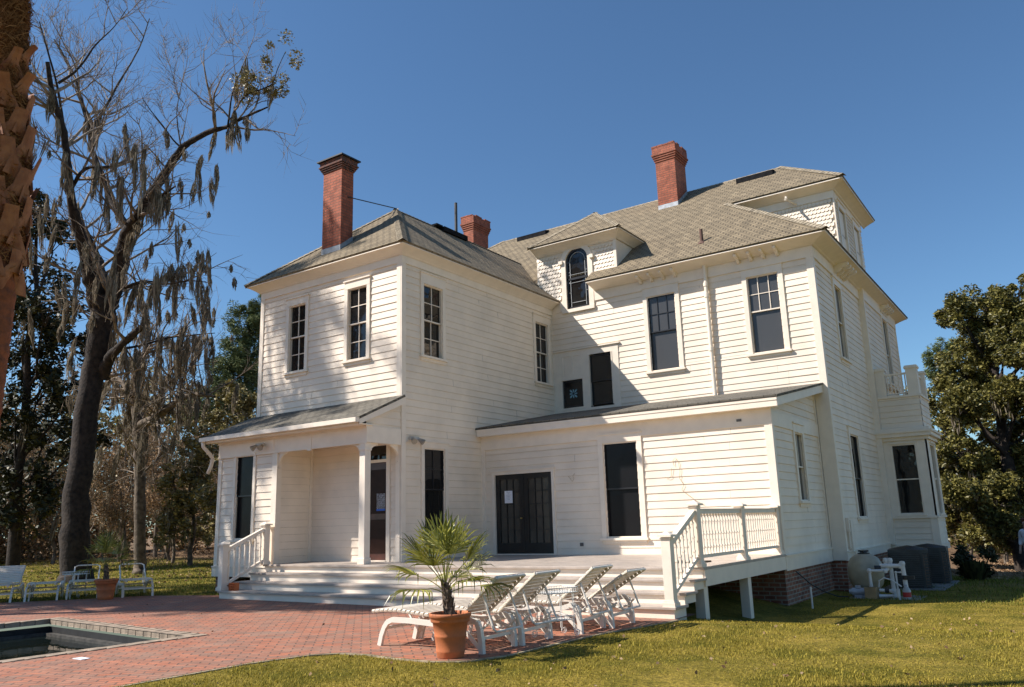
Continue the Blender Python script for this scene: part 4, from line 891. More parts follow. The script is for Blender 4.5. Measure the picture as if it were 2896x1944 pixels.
# ------------------------------------------------------------------ wire tables
def wiretable(label):
    t=thing("wire_table",label,"side table",(0,0,0)); w_,d_,h=.46,.30,.55
    b=MB(); r=.0035
    for z in (h-.055,h): b.tube([(-w_/2,-d_/2,z),(w_/2,-d_/2,z),(w_/2,d_/2,z),(-w_/2,d_/2,z),(-w_/2,-d_/2,z)],.005,5)
    for k in range(13):
        x=-w_/2+w_*k/12; b.tube([(x,-d_/2,h),(x,-d_/2,h-.055),(x,d_/2,h-.055),(x,d_/2,h)],r,4)
    for k in range(9):
        y=-d_/2+d_*k/8; b.tube([(-w_/2,y,h),(-w_/2,y,h-.055),(w_/2,y,h-.055),(w_/2,y,h)],r,4)
    b.build("wire_basket_top",WIRE,t)
    b=MB(); 
    for z in (.19,.235): b.tube([(-.17,-.11,z),(.17,-.11,z),(.17,.11,z),(-.17,.11,z),(-.17,-.11,z)],.005,5)
    for k in range(9): x=-.17+.34*k/8; b.tube([(x,-.11,.235),(x,-.11,.19),(x,.11,.19),(x,.11,.235)],r,4)
    for k in range(6): y=-.11+.22*k/5; b.tube([(-.17,y,.19),(.17,y,.19)],r,4)
    b.build("lower_shelf",WIRE,t)
    for sx_ in (-1,1):
        for sy in (-1,1):
            b=MB(); x=sx_*.18; y=sy*.12
            for o in (-.010,.010): b.tube([(x+o,y,h-.05),(x+o,y,.08)],.005,5)
            sp=[(x+.01*sx_,y,.08)]
            for k in range(26):
                a=k*.42; rr_=.042*(1-k/32); sp.append((x+sx_*(.042-rr_*math.cos(a)),y,.048-rr_*math.sin(a)))
            b.tube(sp,.0055,5); b.build("scroll_leg",WIRE,t)
    return t
T1_=wiretable("white wire basket side table with scroll feet between two strap loungers"); T1_.location=(6.38,-4.30,ZP); T1_.rotation_euler=(0,0,R(70))
T2_=dup(T1_,(-7.2,-2.9,.11),R(20),"white wire side table standing in the shade in front of the big tree trunk")
# ------------------------------------------------------------------ pool plant, air conditioners
def gzz(x,y): return gz(x,y)
PVC=mat("white_pvc_pipe",(.72,.70,.66),rough=.4,var=.06); 
tk=thing("filter_tank","beige round pool filter tank beside the house corner","tank",(7.76,5.60,gz(7.76,5.6)))
b=MB(); b.lathe((7.76,5.60,0),[(.0,-.13),(.16,-.13),(.22,-.10),(.31,.02),(.345,.16),(.348,.30),(.33,.42),(.27,.53),(.17,.60),(.09,.625),(0,.63)],36); b.build("tank_body",mat("beige_fibreglass",(.42,.36,.25),rough=.45,var=.08),tk,smooth=True)
b=MB(); b.lathe((7.76,5.60,-.24),[(.24,0),(.22,.08),(.17,.13)],24); b.build("tank_base",BLACKM,tk,smooth=True)
b=MB(); b.lathe((7.76,5.60,.615),[(.12,0),(.12,.02),(.07,.03),(.06,.07),(.0,.08)],16); b.box(7.66,5.58,.66,7.86,5.62,.69); b.box(7.74,5.5,.66,7.78,5.7,.685); b.build("valve_top",BLACKM,tk)
pm=thing("pool_pump","pool pump with white pvc pipework in front of the beige tank","pump",(7.9,5.15,gz(7.9,5.15)))
z0=gz(7.9,5.1)
b=MB(); b.tube([(7.55,5.15,z0+.12),(7.85,5.2,z0+.12)],.075,16); b.box(7.6,5.1,z0,7.8,5.25,z0+.06); b.tube([(7.5,5.15,z0+.12),(7.56,5.15,z0+.12)],.05,12); b.box(7.62,5.12,z0+.19,7.72,5.2,z0+.24); b.build("motor",mat("grey_pump_motor",(.42,.43,.46),rough=.4),pm)
def pipe(pts,r=.035,par=pm,m=None,nm="pipe",rj=1.35):
    b=MB(); b.tube(pts,r,12)
    for p in pts[1:-1]:
        p=Vector(p); b.lathe((p.x,p.y,p.z-r*rj),[(0,0),(r*rj*.8,r*.2),(r*rj,r*rj),(r*rj*.8,r*rj*1.8),(0,r*rj*2)],12)
    return b.build(nm,m or PVC,par,smooth=False)
pipe([(7.93,5.12,z0+.22),(7.93,5.12,z0+.53),(8.22,5.15,z0+.53),(8.26,5.25,z0+.56)])
pipe([(8.12,5.22,z0+.62),(8.50,5.24,z0+.62),(8.53,5.24,z0+.66),(8.55,5.24,z0+.20)],.042)
pipe([(8.22,5.3,z0+.66),(8.22,5.3,z0+.72),(8.30,5.3,z0+.72),(8.31,5.3,z0+.02)],.040)
pipe([(8.40,5.2,z0+.1),(8.40,5.2,z0+.5),(8.50,5.2,z0+.5)],.018)
pipe([(8.08,5.1,z0+.16),(8.32,5.12,z0+.15),(8.33,5.15,z0+.06),(8.06,5.1,z0+.05)],.032)
pipe([(8.08,5.08,z0+.22),(8.10,5.07,z0+.34),(8.2,5.06,z0+.40),(8.34,5.05,z0+.36),(8.50,5.05,z0+.24)],.014,rj=1)
pipe([(8.44,4.98,z0-.04),(8.44,4.98,z0+.20)],.036)
b=MB(); b.tube([(8.18,5.12,z0+.155),(8.26,5.12,z0+.155)],.045,12); b.build("valve",BLACKM,pm)
b=MB(); b.tube([(8.55,5.24,z0+.36),(8.55,5.24,z0+.44)],.06,12); b.box(8.55,5.2,z0+.37,8.72,5.26,z0+.43); b.build("valve",BLACKM,pm)
b=MB(); b.tube([(8.02,5.18,z0+.58),(8.14,5.2,z0+.58)],.05,12); b.build("valve",BLACKM,pm)
bx=thing("pump_basket_box","open tan box standing in front of the pool tank","box",(7.93,5.02,z0))
b=MB(); c=[(7.83,4.96),(8.03,4.96),(8.05,5.12),(7.85,5.12)]
for p,q in zip(c,c[1:]+c[:1]): b.beam((*p,z0+.11),(*q,z0+.11),.012,.22)
b.add([(*p,z0+.02) for p in c],[(0,1,2,3)]); b.build("box_shell",mat("tan_plastic",(.42,.27,.13),rough=.6),bx)
b=MB(); b.box(7.86,4.97,z0+.16,8.02,5.1,z0+.17); b.build("contents",SOIL,bx)
jg=thing("chemical_jug","translucent jug with a red label by the white pipes","jug",(8.58,5.05,z0))
b=MB(); b.lathe((8.58,5.05,z0),[(0,0),(.07,0),(.075,.02),(.075,.17),(.05,.22),(.022,.25),(.022,.28),(0,.28)],16); b.build("jug_body",mat("milky_plastic",(.5,.48,.44),rough=.4),jg,smooth=True)
b=MB(); b.lathe((8.58,5.05,z0+.05),[(.077,0),(.077,.09)],16); b.build("red_label",mat("red_label",(.5,.04,.03),rough=.5),jg)
b=MB(); b.box(7.25,5.0,z0-.05,8.8,5.95,z0-.0); tag(b.build("equipment_pad",mat("concrete_pad",(.30,.28,.24),rough=.9,var=.2,scale=6,bump=.3)),"low concrete pad under the pool equipment","slab")
b=MB(); b.tube([(7.35,2.9,gz(7.35,2.9)-.1),(7.35,2.9,gz(7.35,2.9)+.38)],.018,8); tag(b.build("pipe_stub",PVC),"thin white plastic pipe standing upright in the grass by the brick base","pipe")
t_=MB(); t_.tube([(6.99,3.35,.40),(7.05,3.5,.30),(7.1,3.9,.12),(7.2,4.4,-.05),(7.35,4.8,-.17),(7.5,5.0,-.19)],.012,6); tag(t_.build("black_cable",BLACKM),"black cable sagging along the brick foundation to the pump","cable")
CAB=mat("dark_grey_metal_cabinet",(.055,.058,.055),rough=.5,var=.15); COIL=mat("copper_brown_fins",(.16,.10,.06),rough=.5,var=.3,scale=30)
def ac(label):
    t=thing("air_conditioner",label,"air conditioner",(0,0,0),"air conditioners beside the bay"); s=.40; h=.86
    b=MB(); b.box(-s,-s,0,s,s,.03); b.box(-s,-s,h-.10,s,s,h-.02)
    for k in range(17): z=.07+k*.041; b.box(-s,-s,z,s-.14,-s+.012,z+.026); b.box(s-.012,-s+.14,z,s,s,z+.026); b.box(-s,s-.012,z,s,s,z+.026); b.box(-s,-s,z,-s+.012,s,z+.026)
    for (x,y) in ((-s,-s),(s-.05,s-.05),(-s,s-.05),(s-.16,-s)): b.box(x,y,.03,x+.05,y+.05,h-.1)
    b.build("cabinet",CAB,t)
    b=MB(); b.box(-s+.02,-s+.02,.03,s-.02,s-.02,h-.1); b.build("coil",BLACKM,t)
    b=MB(); b.box(s-.11,-s-.004,.05,s-.02,-s+.02,h-.12)
    b.build("control_panel",CAB,t)
    b=MB()
    for k in range(11): b.box(s-.10,-s-.008,.10+k*.06,s-.01,-s-.002,.112+k*.06)
    b.box(s-.105,-s-.009,.05,s-.095,-s-.003,h-.12); b.build("copper_fins",COIL,t)
    b=MB()
    for k in range(6):
        r=.06+.05*k; b.tube([(r*math.cos(a*math.pi/12),r*math.sin(a*math.pi/12),h+.05-.05*(r/.33)**2) for a in range(25)],.005,4)
    for k in range(8): a=k*math.pi/4; b.tube([(0,0,h+.06),(.2*math.cos(a),.2*math.sin(a),h+.03),(.34*math.cos(a),.34*math.sin(a),h-.01)],.006,4)
    b.lathe((0,0,h-.02),[(.40,0),(.36,.02),(.34,.025)],32); b.lathe((0,0,h-.0),[(0,.055),(.15,.045),(.30,.01),(.34,-.01)],24)
    b.build("top_grille",BLACKM,t); return t
a1=ac("dark air conditioning unit nearer the pool pump"); a1.location=(8.25,7.75,gz(8.25,7.75)); a1.rotation_euler=(0,0,R(8))
a2=dup(a1,(8.45,9.3,gz(8.45,9.3)),R(4),"dark air conditioning unit standing behind the first one, by the bay")
b=MB(); b.box(7.7,7.2,-.30,8.95,9.85,-.20); tag(b.build("equipment_pad",mat("concrete_pad2",(.22,.21,.19),rough=.9)),"concrete slab under the two air conditioning units","slab")
# ------------------------------------------------------------------ vegetation helpers
def nprng(s): return np.random.default_rng(s)
def leaves(cent,rad_,n,size,seed,elong=2.2,fold=.25,shell=.35):
    """n small folded leaves scattered through blobs; returns vertices, quads"""
    g=nprng(seed); k=len(cent); idx=g.integers(0,k,n); c=np.asarray(cent)[idx]; r=np.asarray(rad_)[idx]
    d=g.normal(size=(n,3)); d/=np.linalg.norm(d,axis=1)[:,None]; rr=(shell+(1-shell)*g.random(n)**.6)*r*(.8+.3*g.random(n))
    p=c+d*rr[:,None]
    a=g.normal(size=(n,3)); a[:,2]=a[:,2]*.6; a/=np.linalg.norm(a,axis=1)[:,None]; b_=np.cross(a,g.normal(size=(n,3))); b_/=np.linalg.norm(b_,axis=1)[:,None]; nn=np.cross(a,b_)
    s=(size*(.6+.8*g.random(n)))[:,None]
    V=np.stack([p-a*s*.5,p+b_*s*.5/elong+nn*s*fold*.2,p+a*s*.5,p-b_*s*.5/elong+nn*s*fold*.2],1).reshape(-1,3)
    F=np.arange(4*n).reshape(n,4); return V,F
def clumped(lobes_,per,cr,seed,flat=1.0):
    """many small leaf clusters on and in a few big lobes, thinned at random so gaps open"""
    g=nprng(seed); C_=[];R_=[]
    for (x,y,z,r) in lobes_:
        m=max(4,int(per*(r**2))); d=g.normal(size=(m,3)); d/=np.linalg.norm(d,axis=1)[:,None]; rr=r*(.45+.6*g.random(m)); P=np.array([x,y,z])+d*rr[:,None]*np.array([1,1,flat]); C_.append(P); R_.append(cr*(.5+1.0*g.random(m)))
    return np.concatenate(C_),np.concatenate(R_)
def moss(pts,seed,length=1.2,width=.16,strands=26):
    """hanging tufts: each a spindle-shaped bundle of thin tapering strands that start at different heights"""
    g=nprng(seed); pts=np.asarray(pts); k=len(pts); L=length*(.25+1.3*g.random(k)**1.5); n=k*strands; idx=np.repeat(np.arange(k),strands); Lk=L[idx]; cen=pts[idx]
    u=g.random(n)**1.3; z0=-u*Lk*.62+g.random(n)*.08; l=Lk*(.22+.30*g.random(n))*(1-.35*u); a0=g.random(n)*2*math.pi; rad=np.sqrt(g.random(n))*width*(.55+.5*np.minimum(1,L[idx]))
    lean=(g.normal(size=(k,2))*.10)[idx]; a=g.random(n)*math.pi; wv=np.stack([np.cos(a),np.sin(a),np.zeros(n)],1)*(.006+.014*g.random(n))[:,None]; V=[]
    for f,ws in ((0,.5),(.3,1.1),(.65,.8),(1,.04)):
        z=z0-l*f; s=np.clip(-z/Lk,0,1); sh=np.clip(.30+2.6*s,0,1)*(1-.80*np.clip((s-.35)/.65,0,1))
        q=cen.copy(); q[:,0]+=np.cos(a0)*rad*sh+lean[:,0]*s*Lk+g.normal(size=n)*.012; q[:,1]+=np.sin(a0)*rad*sh+lean[:,1]*s*Lk+g.normal(size=n)*.012; q[:,2]+=z
        V+=[q-wv*ws,q+wv*ws]
    V=np.stack(V,1).reshape(-1,3); base=(np.arange(n)*8)[:,None]
    F=np.concatenate([base+np.array([0,1,3,2]),base+np.array([2,3,5,4]),base+np.array([4,5,7,6])]); return V,F
class Tubes:
    """collects many thin branches as one mesh"""
    def __init__(s): s.V=[];s.F=[];s.n=0
    def tube(s,P,rs,k):
        P=np.asarray(P,float); m=len(P); T=np.gradient(P,axis=0); T/=np.linalg.norm(T,axis=1)[:,None]+1e-9
        ref=np.array([.3,.2,1.0]) if abs(T[0][2])<.9 else np.array([1.0,0,0]); A=np.cross(T,ref); A/=np.linalg.norm(A,axis=1)[:,None]+1e-9; B=np.cross(T,A)
        th=np.arange(k)*2*math.pi/k; ring=P[:,None,:]+(A[:,None,:]*np.cos(th)[None,:,None]+B[:,None,:]*np.sin(th)[None,:,None])*np.asarray(rs)[:,None,None]
        s.V.append(ring.reshape(-1,3)); i=np.arange(m-1)[:,None]*k; j=np.arange(k)[None,:]; jn=(j+1)%k
        F=np.stack([i+j,i+jn,i+k+jn,i+k+j],-1).reshape(-1,4)+s.n; s.F.append(F); s.n+=m*k
    def build(s,name,m,parent): return npmesh(name,np.concatenate(s.V),np.concatenate(s.F),m,parent,smooth=True)
def grow(T,g,p,d,L,r,lev,maxlev,ends,up=.25,nseg=5,kids=(5,8),spread=.9,curl=.28):
    P=[np.array(p,float)]; dd=np.array(d,float); dd/=np.linalg.norm(dd)
    for i in range(nseg):
        dd=dd+g.normal(size=3)*curl*.5+np.array([0,0,up*.35]); dd/=np.linalg.norm(dd); P.append(P[-1]+dd*L/nseg)
    rs=[r*(1-.82*i/nseg) for i in range(nseg+1)]
    T.tube(P,rs,6 if r>.05 else (4 if r>.014 else 3)); ends.append(P[-1]); ends.append(P[len(P)//2])
    if lev>=maxlev: return
    for k in range(g.integers(*kids)):
        f=.2+.78*g.random(); i=min(int(f*nseg),nseg-1); q=P[i]+(P[i+1]-P[i])*(f*nseg-i)
        t=(P[i+1]-P[i]); t/=np.linalg.norm(t); o=g.normal(size=3); o-=t*o.dot(t); o/=np.linalg.norm(o)+1e-9
        nd=t*(.55+.3*g.random())+o*spread*(.5+.5*g.random())
        grow(T,g,q,nd,L*(.42+.25*g.random()),max(.0065,r*(.42+.12*g.random())*(1-.5*f)),lev+1,maxlev,ends,up,max(3,nseg-1),kids,spread,curl)
def trunk_mesh(name,limbs,m,parent,k=14,bumpy=.08,seed=1):
    g=nprng(seed); T=Tubes()
    for L in limbs:
        A=np.array(L); P=A[:,:3]; r=A[:,3]; n=len(P); t=np.linspace(0,n-1,(n-1)*4+1)
        Q=np.stack([np.interp(t,np.arange(n),P[:,c]) for c in range(3)],1); rr=np.interp(t,np.arange(n),r)
        for _ in range(2): Q[1:-1]=.25*Q[:-2]+.5*Q[1:-1]+.25*Q[2:]
        Q[1:-1]+=g.normal(size=(len(Q)-2,3))*rr[1:-1,None]*.07; rr=rr*(1+bumpy*g.normal(size=len(rr))*.6)
        T.tube(Q,rr,k if r.max()>.1 else 7)
    return T.build(name,m,parent)
def limbspawn(T,g,limbs,ends,per=1.6,Ls=(1.6,3.4),r0=.045,maxlev=3,up=.3,kids=(3,6),skip=2.0,minr=.0,bias=None):
    hang=[]
    for L in limbs:
        A=np.array(L); P=A[:,:3]; r=A[:,3]; seg=np.linalg.norm(np.diff(P,axis=0),axis=1); tot=seg.sum(); cum=np.concatenate([[0],np.cumsum(seg)])
        n=int(tot*per)
        for _ in range(n):
            s=g.random()*tot; c=[np.interp(s,cum,P[:,q]) for q in range(3)]; rr=np.interp(s,cum,r)
            if c[2]<skip: continue
            hang.append((c[0],c[1],c[2]-rr*.8))
            i=min(np.searchsorted(cum,s),len(P)-1); t=P[i]-P[i-1]; t/=np.linalg.norm(t)+1e-9
            o=g.normal(size=3); o[2]+=.5; o-=t*o.dot(t); o/=np.linalg.norm(o)+1e-9
            d=t*(.3+.5*g.random())+o
            grow(T,g,c,d,g.uniform(*Ls)*(0.6+.5*min(1,rr/.15)),min(r0,rr*.5+.008),1,maxlev,ends,up,5,kids)
    return hang
# ------------------------------------------------------------------ traced limbs and crown lobes (metres, x y z radius)
OAK= [[(-13.02, 0.13, 0.04, 0.754), (-13.04, 0.09, 0.47, 0.613), (-13.1, -0.02, 1.74, 0.549), (-13.09, -0.01, 3.69, 0.498), (-13.06, 0.04, 5.71, 0.486), (-13.01, 0.15, 7.11, 0.511), (-12.97, 0.23, 8.04, 0.537), (-12.96, 0.23, 8.84, 0.549)], [(-13.06, 0.05, 8.53, 0.383), (-12.96, -0.21, 9.32, 0.304), (-12.9, -0.52, 9.95, 0.227), (-12.81, -0.79, 10.58, 0.2), (-12.71, -1.04, 11.06, 0.186), (-12.61, -1.32, 11.75, 0.16), (-12.49, -1.52, 12.57, 0.134), (-12.37, -1.75, 13.42, 0.127), (-12.29, -2.06, 14.09, 0.12), (-12.21, -2.38, 14.8, 0.096), (-12.09, -2.6, 15.49, 0.077)], [(-12.96, 0.24, 8.7, 0.319), (-13.36, 0.33, 9.53, 0.22), (-13.8, 0.36, 10.23, 0.184), (-14.26, 0.32, 10.84, 0.167), (-14.76, 0.22, 11.57, 0.149), (-15.22, 0.18, 12.39, 0.123)], [(-12.9, 0.35, 8.71, 0.396), (-12.51, 0.33, 9.36, 0.277), (-12.15, 0.24, 10.14, 0.274), (-11.8, 0.14, 10.76, 0.246), (-11.41, 0.12, 11.02, 0.194), (-10.96, 0.19, 11.53, 0.173), (-10.47, 0.32, 12.18, 0.153), (-9.97, 0.45, 12.8, 0.139), (-9.57, 0.42, 13.07, 0.126), (-9.12, 0.47, 13.18, 0.107), (-8.54, 0.71, 13.45, 0.095), (-7.99, 0.88, 13.43, 0.071), (-7.56, 0.87, 13.49, 0.059), (-7.04, 0.99, 13.59, 0.048), (-6.46, 1.17, 13.72, 0.026)], [(-12.74, 0.65, 11.16, 0.166), (-13.14, 0.55, 11.82, 0.142), (-13.55, 0.41, 12.53, 0.124), (-13.96, 0.27, 13.39, 0.112), (-14.35, 0.16, 14.11, 0.107), (-14.68, 0.15, 14.64, 0.101), (-14.98, 0.23, 15.43, 0.095), (-15.4, 0.05, 16.51, 0.076), (-15.78, -0.06, 17.52, 0.062), (-16.25, -0.37, 18.53, 0.049), (-16.65, -0.54, 19.19, 0.028)], [(-14.7, 0.12, 15.16, 0.067), (-14.8, 0.47, 15.98, 0.061), (-14.93, 0.78, 16.68, 0.055), (-15.05, 1.1, 17.57, 0.048), (-15.1, 1.54, 18.63, 0.035), (-15.18, 1.92, 19.66, 0.028), (-15.3, 2.23, 21.01, 0.021)], [(-12.9, 0.35, 6.29, 0.281), (-12.52, 0.22, 6.74, 0.227), (-12.06, 0.22, 6.98, 0.199), (-11.59, 0.25, 7.21, 0.171), (-11.11, 0.29, 7.43, 0.144), (-10.65, 0.29, 7.6, 0.13)], [(-7.62, 0.77, 13.36, 0.049), (-7.53, 0.73, 13.64, 0.043), (-7.33, 0.84, 14.06, 0.037), (-7.14, 0.92, 14.28, 0.032), (-6.77, 1.26, 14.49, 0.027), (-6.54, 1.4, 14.62, 0.021), (-6.4, 1.41, 15.05, 0.016), (-6.19, 1.52, 15.61, 0.01)], [(-7.67, 0.7, 13.28, 0.038), (-7.72, 0.8, 14.43, 0.027), (-7.67, 1.05, 15.35, 0.016), (-7.66, 1.23, 15.89, 0.011)], [(-9.88, 0.61, 13.24, 0.035), (-9.8, 0.26, 13.34, 0.029), (-9.75, -0.16, 13.67, 0.023), (-9.7, -0.57, 13.92, 0.017), (-9.61, -0.92, 14.16, 0.011)], [(-9.9, 0.58, 13.35, 0.029), (-10.24, 0.65, 14.09, 0.024), (-10.57, 0.76, 14.87, 0.018), (-10.77, 1.06, 16.44, 0.012)], [(-12.8, -1.24, 11.9, 0.074), (-12.2, -1.26, 12.46, 0.061), (-11.58, -1.24, 12.43, 0.054), (-10.93, -1.17, 12.23, 0.047), (-10.3, -1.14, 12.12, 0.028)], [(-12.72, -1.56, 13.53, 0.055), (-12.57, -2.03, 15.15, 0.043), (-12.4, -2.48, 16.0, 0.03), (-12.21, -2.9, 16.76, 0.018)], [(-12.41, -2.09, 15.14, 0.048), (-12.15, -1.74, 15.59, 0.042), (-11.94, -1.52, 16.15, 0.036), (-11.78, -1.43, 16.53, 0.03), (-11.46, -1.0, 17.3, 0.018), (-11.23, -0.78, 17.99, 0.012)], [(-10.47, 0.59, 12.7, 0.071), (-10.11, -0.12, 11.27, 0.069), (-9.34, -0.11, 11.34, 0.051), (-8.65, -0.26, 11.31, 0.027)], [(-12.33, 0.36, 9.04, 0.075), (-11.03, 0.39, 9.07, 0.06), (-9.75, 0.34, 8.67, 0.046), (-8.48, 0.24, 8.53, 0.033), (-7.23, 0.11, 8.18, 0.016)], [(-12.41, 0.22, 7.03, 0.075), (-12.53, 1.28, 7.37, 0.058), (-12.68, 2.26, 7.85, 0.046), (-12.77, 3.28, 8.13, 0.034), (-12.89, 4.23, 8.39, 0.021)]]
T2= [[(-15.03, 3.3, 0.06, 0.243), (-15.03, 3.3, 0.41, 0.2), (-15.09, 3.2, 1.73, 0.193), (-15.12, 3.14, 3.22, 0.186), (-15.18, 3.04, 4.43, 0.193), (-15.22, 2.97, 5.36, 0.214)], [(-15.22, 2.98, 5.12, 0.172), (-14.47, 3.07, 5.37, 0.154), (-13.71, 3.15, 5.68, 0.137), (-12.96, 3.22, 5.99, 0.101), (-12.2, 3.29, 5.99, 0.073), (-11.43, 3.35, 5.83, 0.039)], [(-15.22, 2.97, 5.28, 0.157), (-15.59, 2.84, 6.32, 0.13), (-15.76, 3.04, 7.17, 0.102), (-15.86, 3.37, 8.05, 0.073), (-15.96, 3.69, 9.13, 0.037)], [(-15.37, 2.72, 6.21, 0.086), (-16.47, 2.79, 7.07, 0.066), (-17.56, 2.88, 7.38, 0.046)], [(-14.13, 2.86, 5.39, 0.069), (-13.74, 2.86, 6.42, 0.055), (-13.26, 3.0, 7.14, 0.041), (-12.77, 3.14, 7.71, 0.02)]]
LD= [(-22.6, 1.7, 14.4, 1.23), (-22.7, 1.2, 13.1, 1.02), (-24.3, 2.7, 12.3, 1.51), (-22.1, 2.6, 13.4, 0.92), (-22.5, 1.8, 9.9, 1.43), (-20.3, 1.9, 9.9, 1.16), (-21.8, 3.4, 9.1, 1.23), (-23.3, 2.6, 8.5, 1.26), (-22.1, 2.7, 7.1, 1.23), (-20.7, 3.4, 7.0, 1.0), (-22.4, 2.0, 6.0, 1.23), (-23.7, 4.1, 5.7, 1.3), (-22.4, 2.0, 3.9, 1.23), (-21.4, 4.2, 5.2, 1.02), (-22.1, 2.6, 2.7, 1.23)]
LL= [(-18.7, 6.8, 3.1, 0.76), (-18.7, 6.8, 1.7, 0.72), (-18.3, 7.5, 5.1, 0.8), (-18.6, 7.0, 4.2, 0.9), (-18.7, 8.6, 4.3, 0.92), (-18.4, 7.4, 3.1, 1.0), (-16.3, 6.8, 2.7, 0.85), (-18.5, 7.1, 2.1, 0.8), (-18.9, 8.4, 1.7, 0.82), (-20.2, 10.0, 6.4, 0.86), (-20.7, 11.1, 7.8, 1.0), (-19.2, 9.7, 5.5, 0.84), (-20.5, 11.3, 6.6, 0.89)]
PL= [(-29.4, 19.4, 14.4, 1.15), (-30.5, 18.0, 14.8, 0.69), (-31.4, 16.6, 9.6, 0.98), (-31.8, 16.0, 8.8, 0.86), (-29.9, 18.8, 15.5, 0.86), (-30.2, 18.3, 14.1, 1.04), (-29.7, 19.0, 13.8, 1.44), (-30.6, 17.8, 12.8, 1.09), (-29.8, 18.8, 11.8, 1.73), (-30.9, 17.4, 11.7, 1.04), (-30.4, 18.0, 10.6, 1.58), (-31.2, 17.0, 10.8, 0.86), (-30.0, 18.7, 9.8, 1.73), (-31.0, 17.2, 9.5, 1.15)]
MG= [(10.9, 23.4, 9.3, 0.96), (10.0, 24.4, 9.5, 0.82), (9.2, 23.3, 9.1, 0.8), (8.7, 22.3, 8.9, 0.66), (10.3, 23.4, 8.1, 1.2), (9.2, 24.3, 8.1, 1.02), (10.7, 21.4, 7.0, 0.94), (8.5, 23.3, 6.8, 0.84), (9.1, 25.3, 7.0, 0.84), (7.9, 23.2, 5.9, 0.88), (8.6, 21.3, 5.2, 0.85), (9.4, 23.3, 5.8, 0.88), (10.3, 22.4, 5.6, 0.87), (7.6, 23.2, 4.5, 0.76), (8.1, 22.2, 3.5, 0.87), (8.9, 23.3, 3.1, 0.96), (9.9, 24.4, 3.5, 1.23), (7.4, 23.2, 2.5, 0.8), (8.3, 21.2, 2.0, 0.85), (9.0, 22.3, 1.8, 0.97), (9.8, 23.4, 1.9, 1.0), (7.3, 24.2, 1.2, 0.74), (8.4, 23.3, 0.8, 0.84), (9.4, 22.3, 0.7, 0.85), (11.4, 23.4, 7.9, 1.2), (11.3, 23.4, 5.6, 1.39), (11.0, 23.4, 3.2, 1.39)]
PR= [(5.6, 45.1, 11.6, 0.83), (5.2, 45.1, 10.9, 0.71), (5.9, 45.1, 10.7, 0.83), (5.0, 45.0, 10.2, 0.64), (5.5, 45.1, 9.6, 0.77), (6.7, 45.2, 11.8, 0.64)]
PM= [(4.69, -9.92, 0.49, 0.205), (4.69, -9.91, 1.06, 0.171), (4.7, -9.9, 1.7, 0.157), (4.7, -9.9, 2.33, 0.154), (4.7, -9.89, 2.89, 0.15), (4.7, -9.88, 3.39, 0.15), (4.7, -9.88, 3.77, 0.154), (4.7, -9.89, 4.07, 0.164), (4.69, -9.91, 4.45, 0.164), (4.67, -9.95, 4.88, 0.143), (4.67, -9.98, 5.36, 0.123), (4.66, -10.0, 5.81, 0.113), (4.65, -10.02, 6.15, 0.106), (4.64, -10.05, 6.49, 0.102)]
trunksL = [(-21.31, 2.03, 0.45, 0.149), (-34.33, 7.18, 0.09, 0.346), (-26.74, 9.02, -0.13, 0.122), (-27.15, 12.21, -0.16, 0.095), (-29.7, 7.68, 0.4, 0.074), (-28.25, 17.62, -0.42, 0.092), (-34.01, 12.41, -0.2, 0.108), (-29.29, 12.56, -0.14, 0.077)]
trunksR = [(6.76, 29.13, 0.1, 0.068), (7.12, 31.18, -0.28, 0.061), (8.72, 27.3, -0.13, 0.083), (7.74, 32.24, -0.36, 0.062), (7.3, 33.21, -0.25, 0.053)]
# ------------------------------------------------------------------ trees
def tree_thing(name,label,base,group=None): return thing(name,label,"tree",base,group)
# big mossy oak
t=tree_thing("mossy_tree","huge dark mossy tree with a long bare limb reaching right across the sky",tuple(OAK[0][0][:3]))
trunk_mesh("trunk",[[(x,y,z,r*(.70 if z<9 else .85)) for x,y,z,r in L] for L in OAK],BARK,t,18,.09,2)
g=nprng(11); T=Tubes(); ends=[]
hang=limbspawn(T,g,OAK[1:10],ends,per=1.6,Ls=(1.4,3.1),r0=.055,maxlev=3,up=.35,kids=(4,7),skip=5)
hang2=limbspawn(T,g,OAK[10:14],ends,per=2.6,Ls=(1.7,3.4),r0=.04,maxlev=3,up=.5,kids=(5,9),skip=5)
e3=[]; hang3=limbspawn(T,g,OAK[14:]+[OAK[0][4:]],e3,per=2.6,Ls=(1.2,2.6),r0=.03,maxlev=3,up=.05,kids=(3,5),skip=5)
T.build("branches",TWIG,t)
def pick(L,n): L=[tuple(q) for q in L]; g.shuffle(L); return L[:n]
V,F=moss(np.array(pick([h for h in hang if h[2]<16],66)+pick([e for e in ends if e[2]<12.5],40)+pick(hang3,46)+pick(e3,105)),21,1.25,.085,60); tag(npmesh("hanging_moss",V,F,MOSS,t),kind="stuff")
lf=[np.array(OAK[7][k][:3]) for k in (4,5,6)]+[np.array(OAK[7][6][:3])+np.array([.3,0,.5]),np.array(OAK[3][13][:3])+np.array([.2,0,.9]),np.array(OAK[3][12][:3])+np.array([.6,.2,.6])]
C_,R_=clumped([(*c,.55) for c in lf],16,.2,5); V,F=leaves(C_,R_,1900,.095,6); npmesh("leaf_clusters",V,F,OLIVE,t)
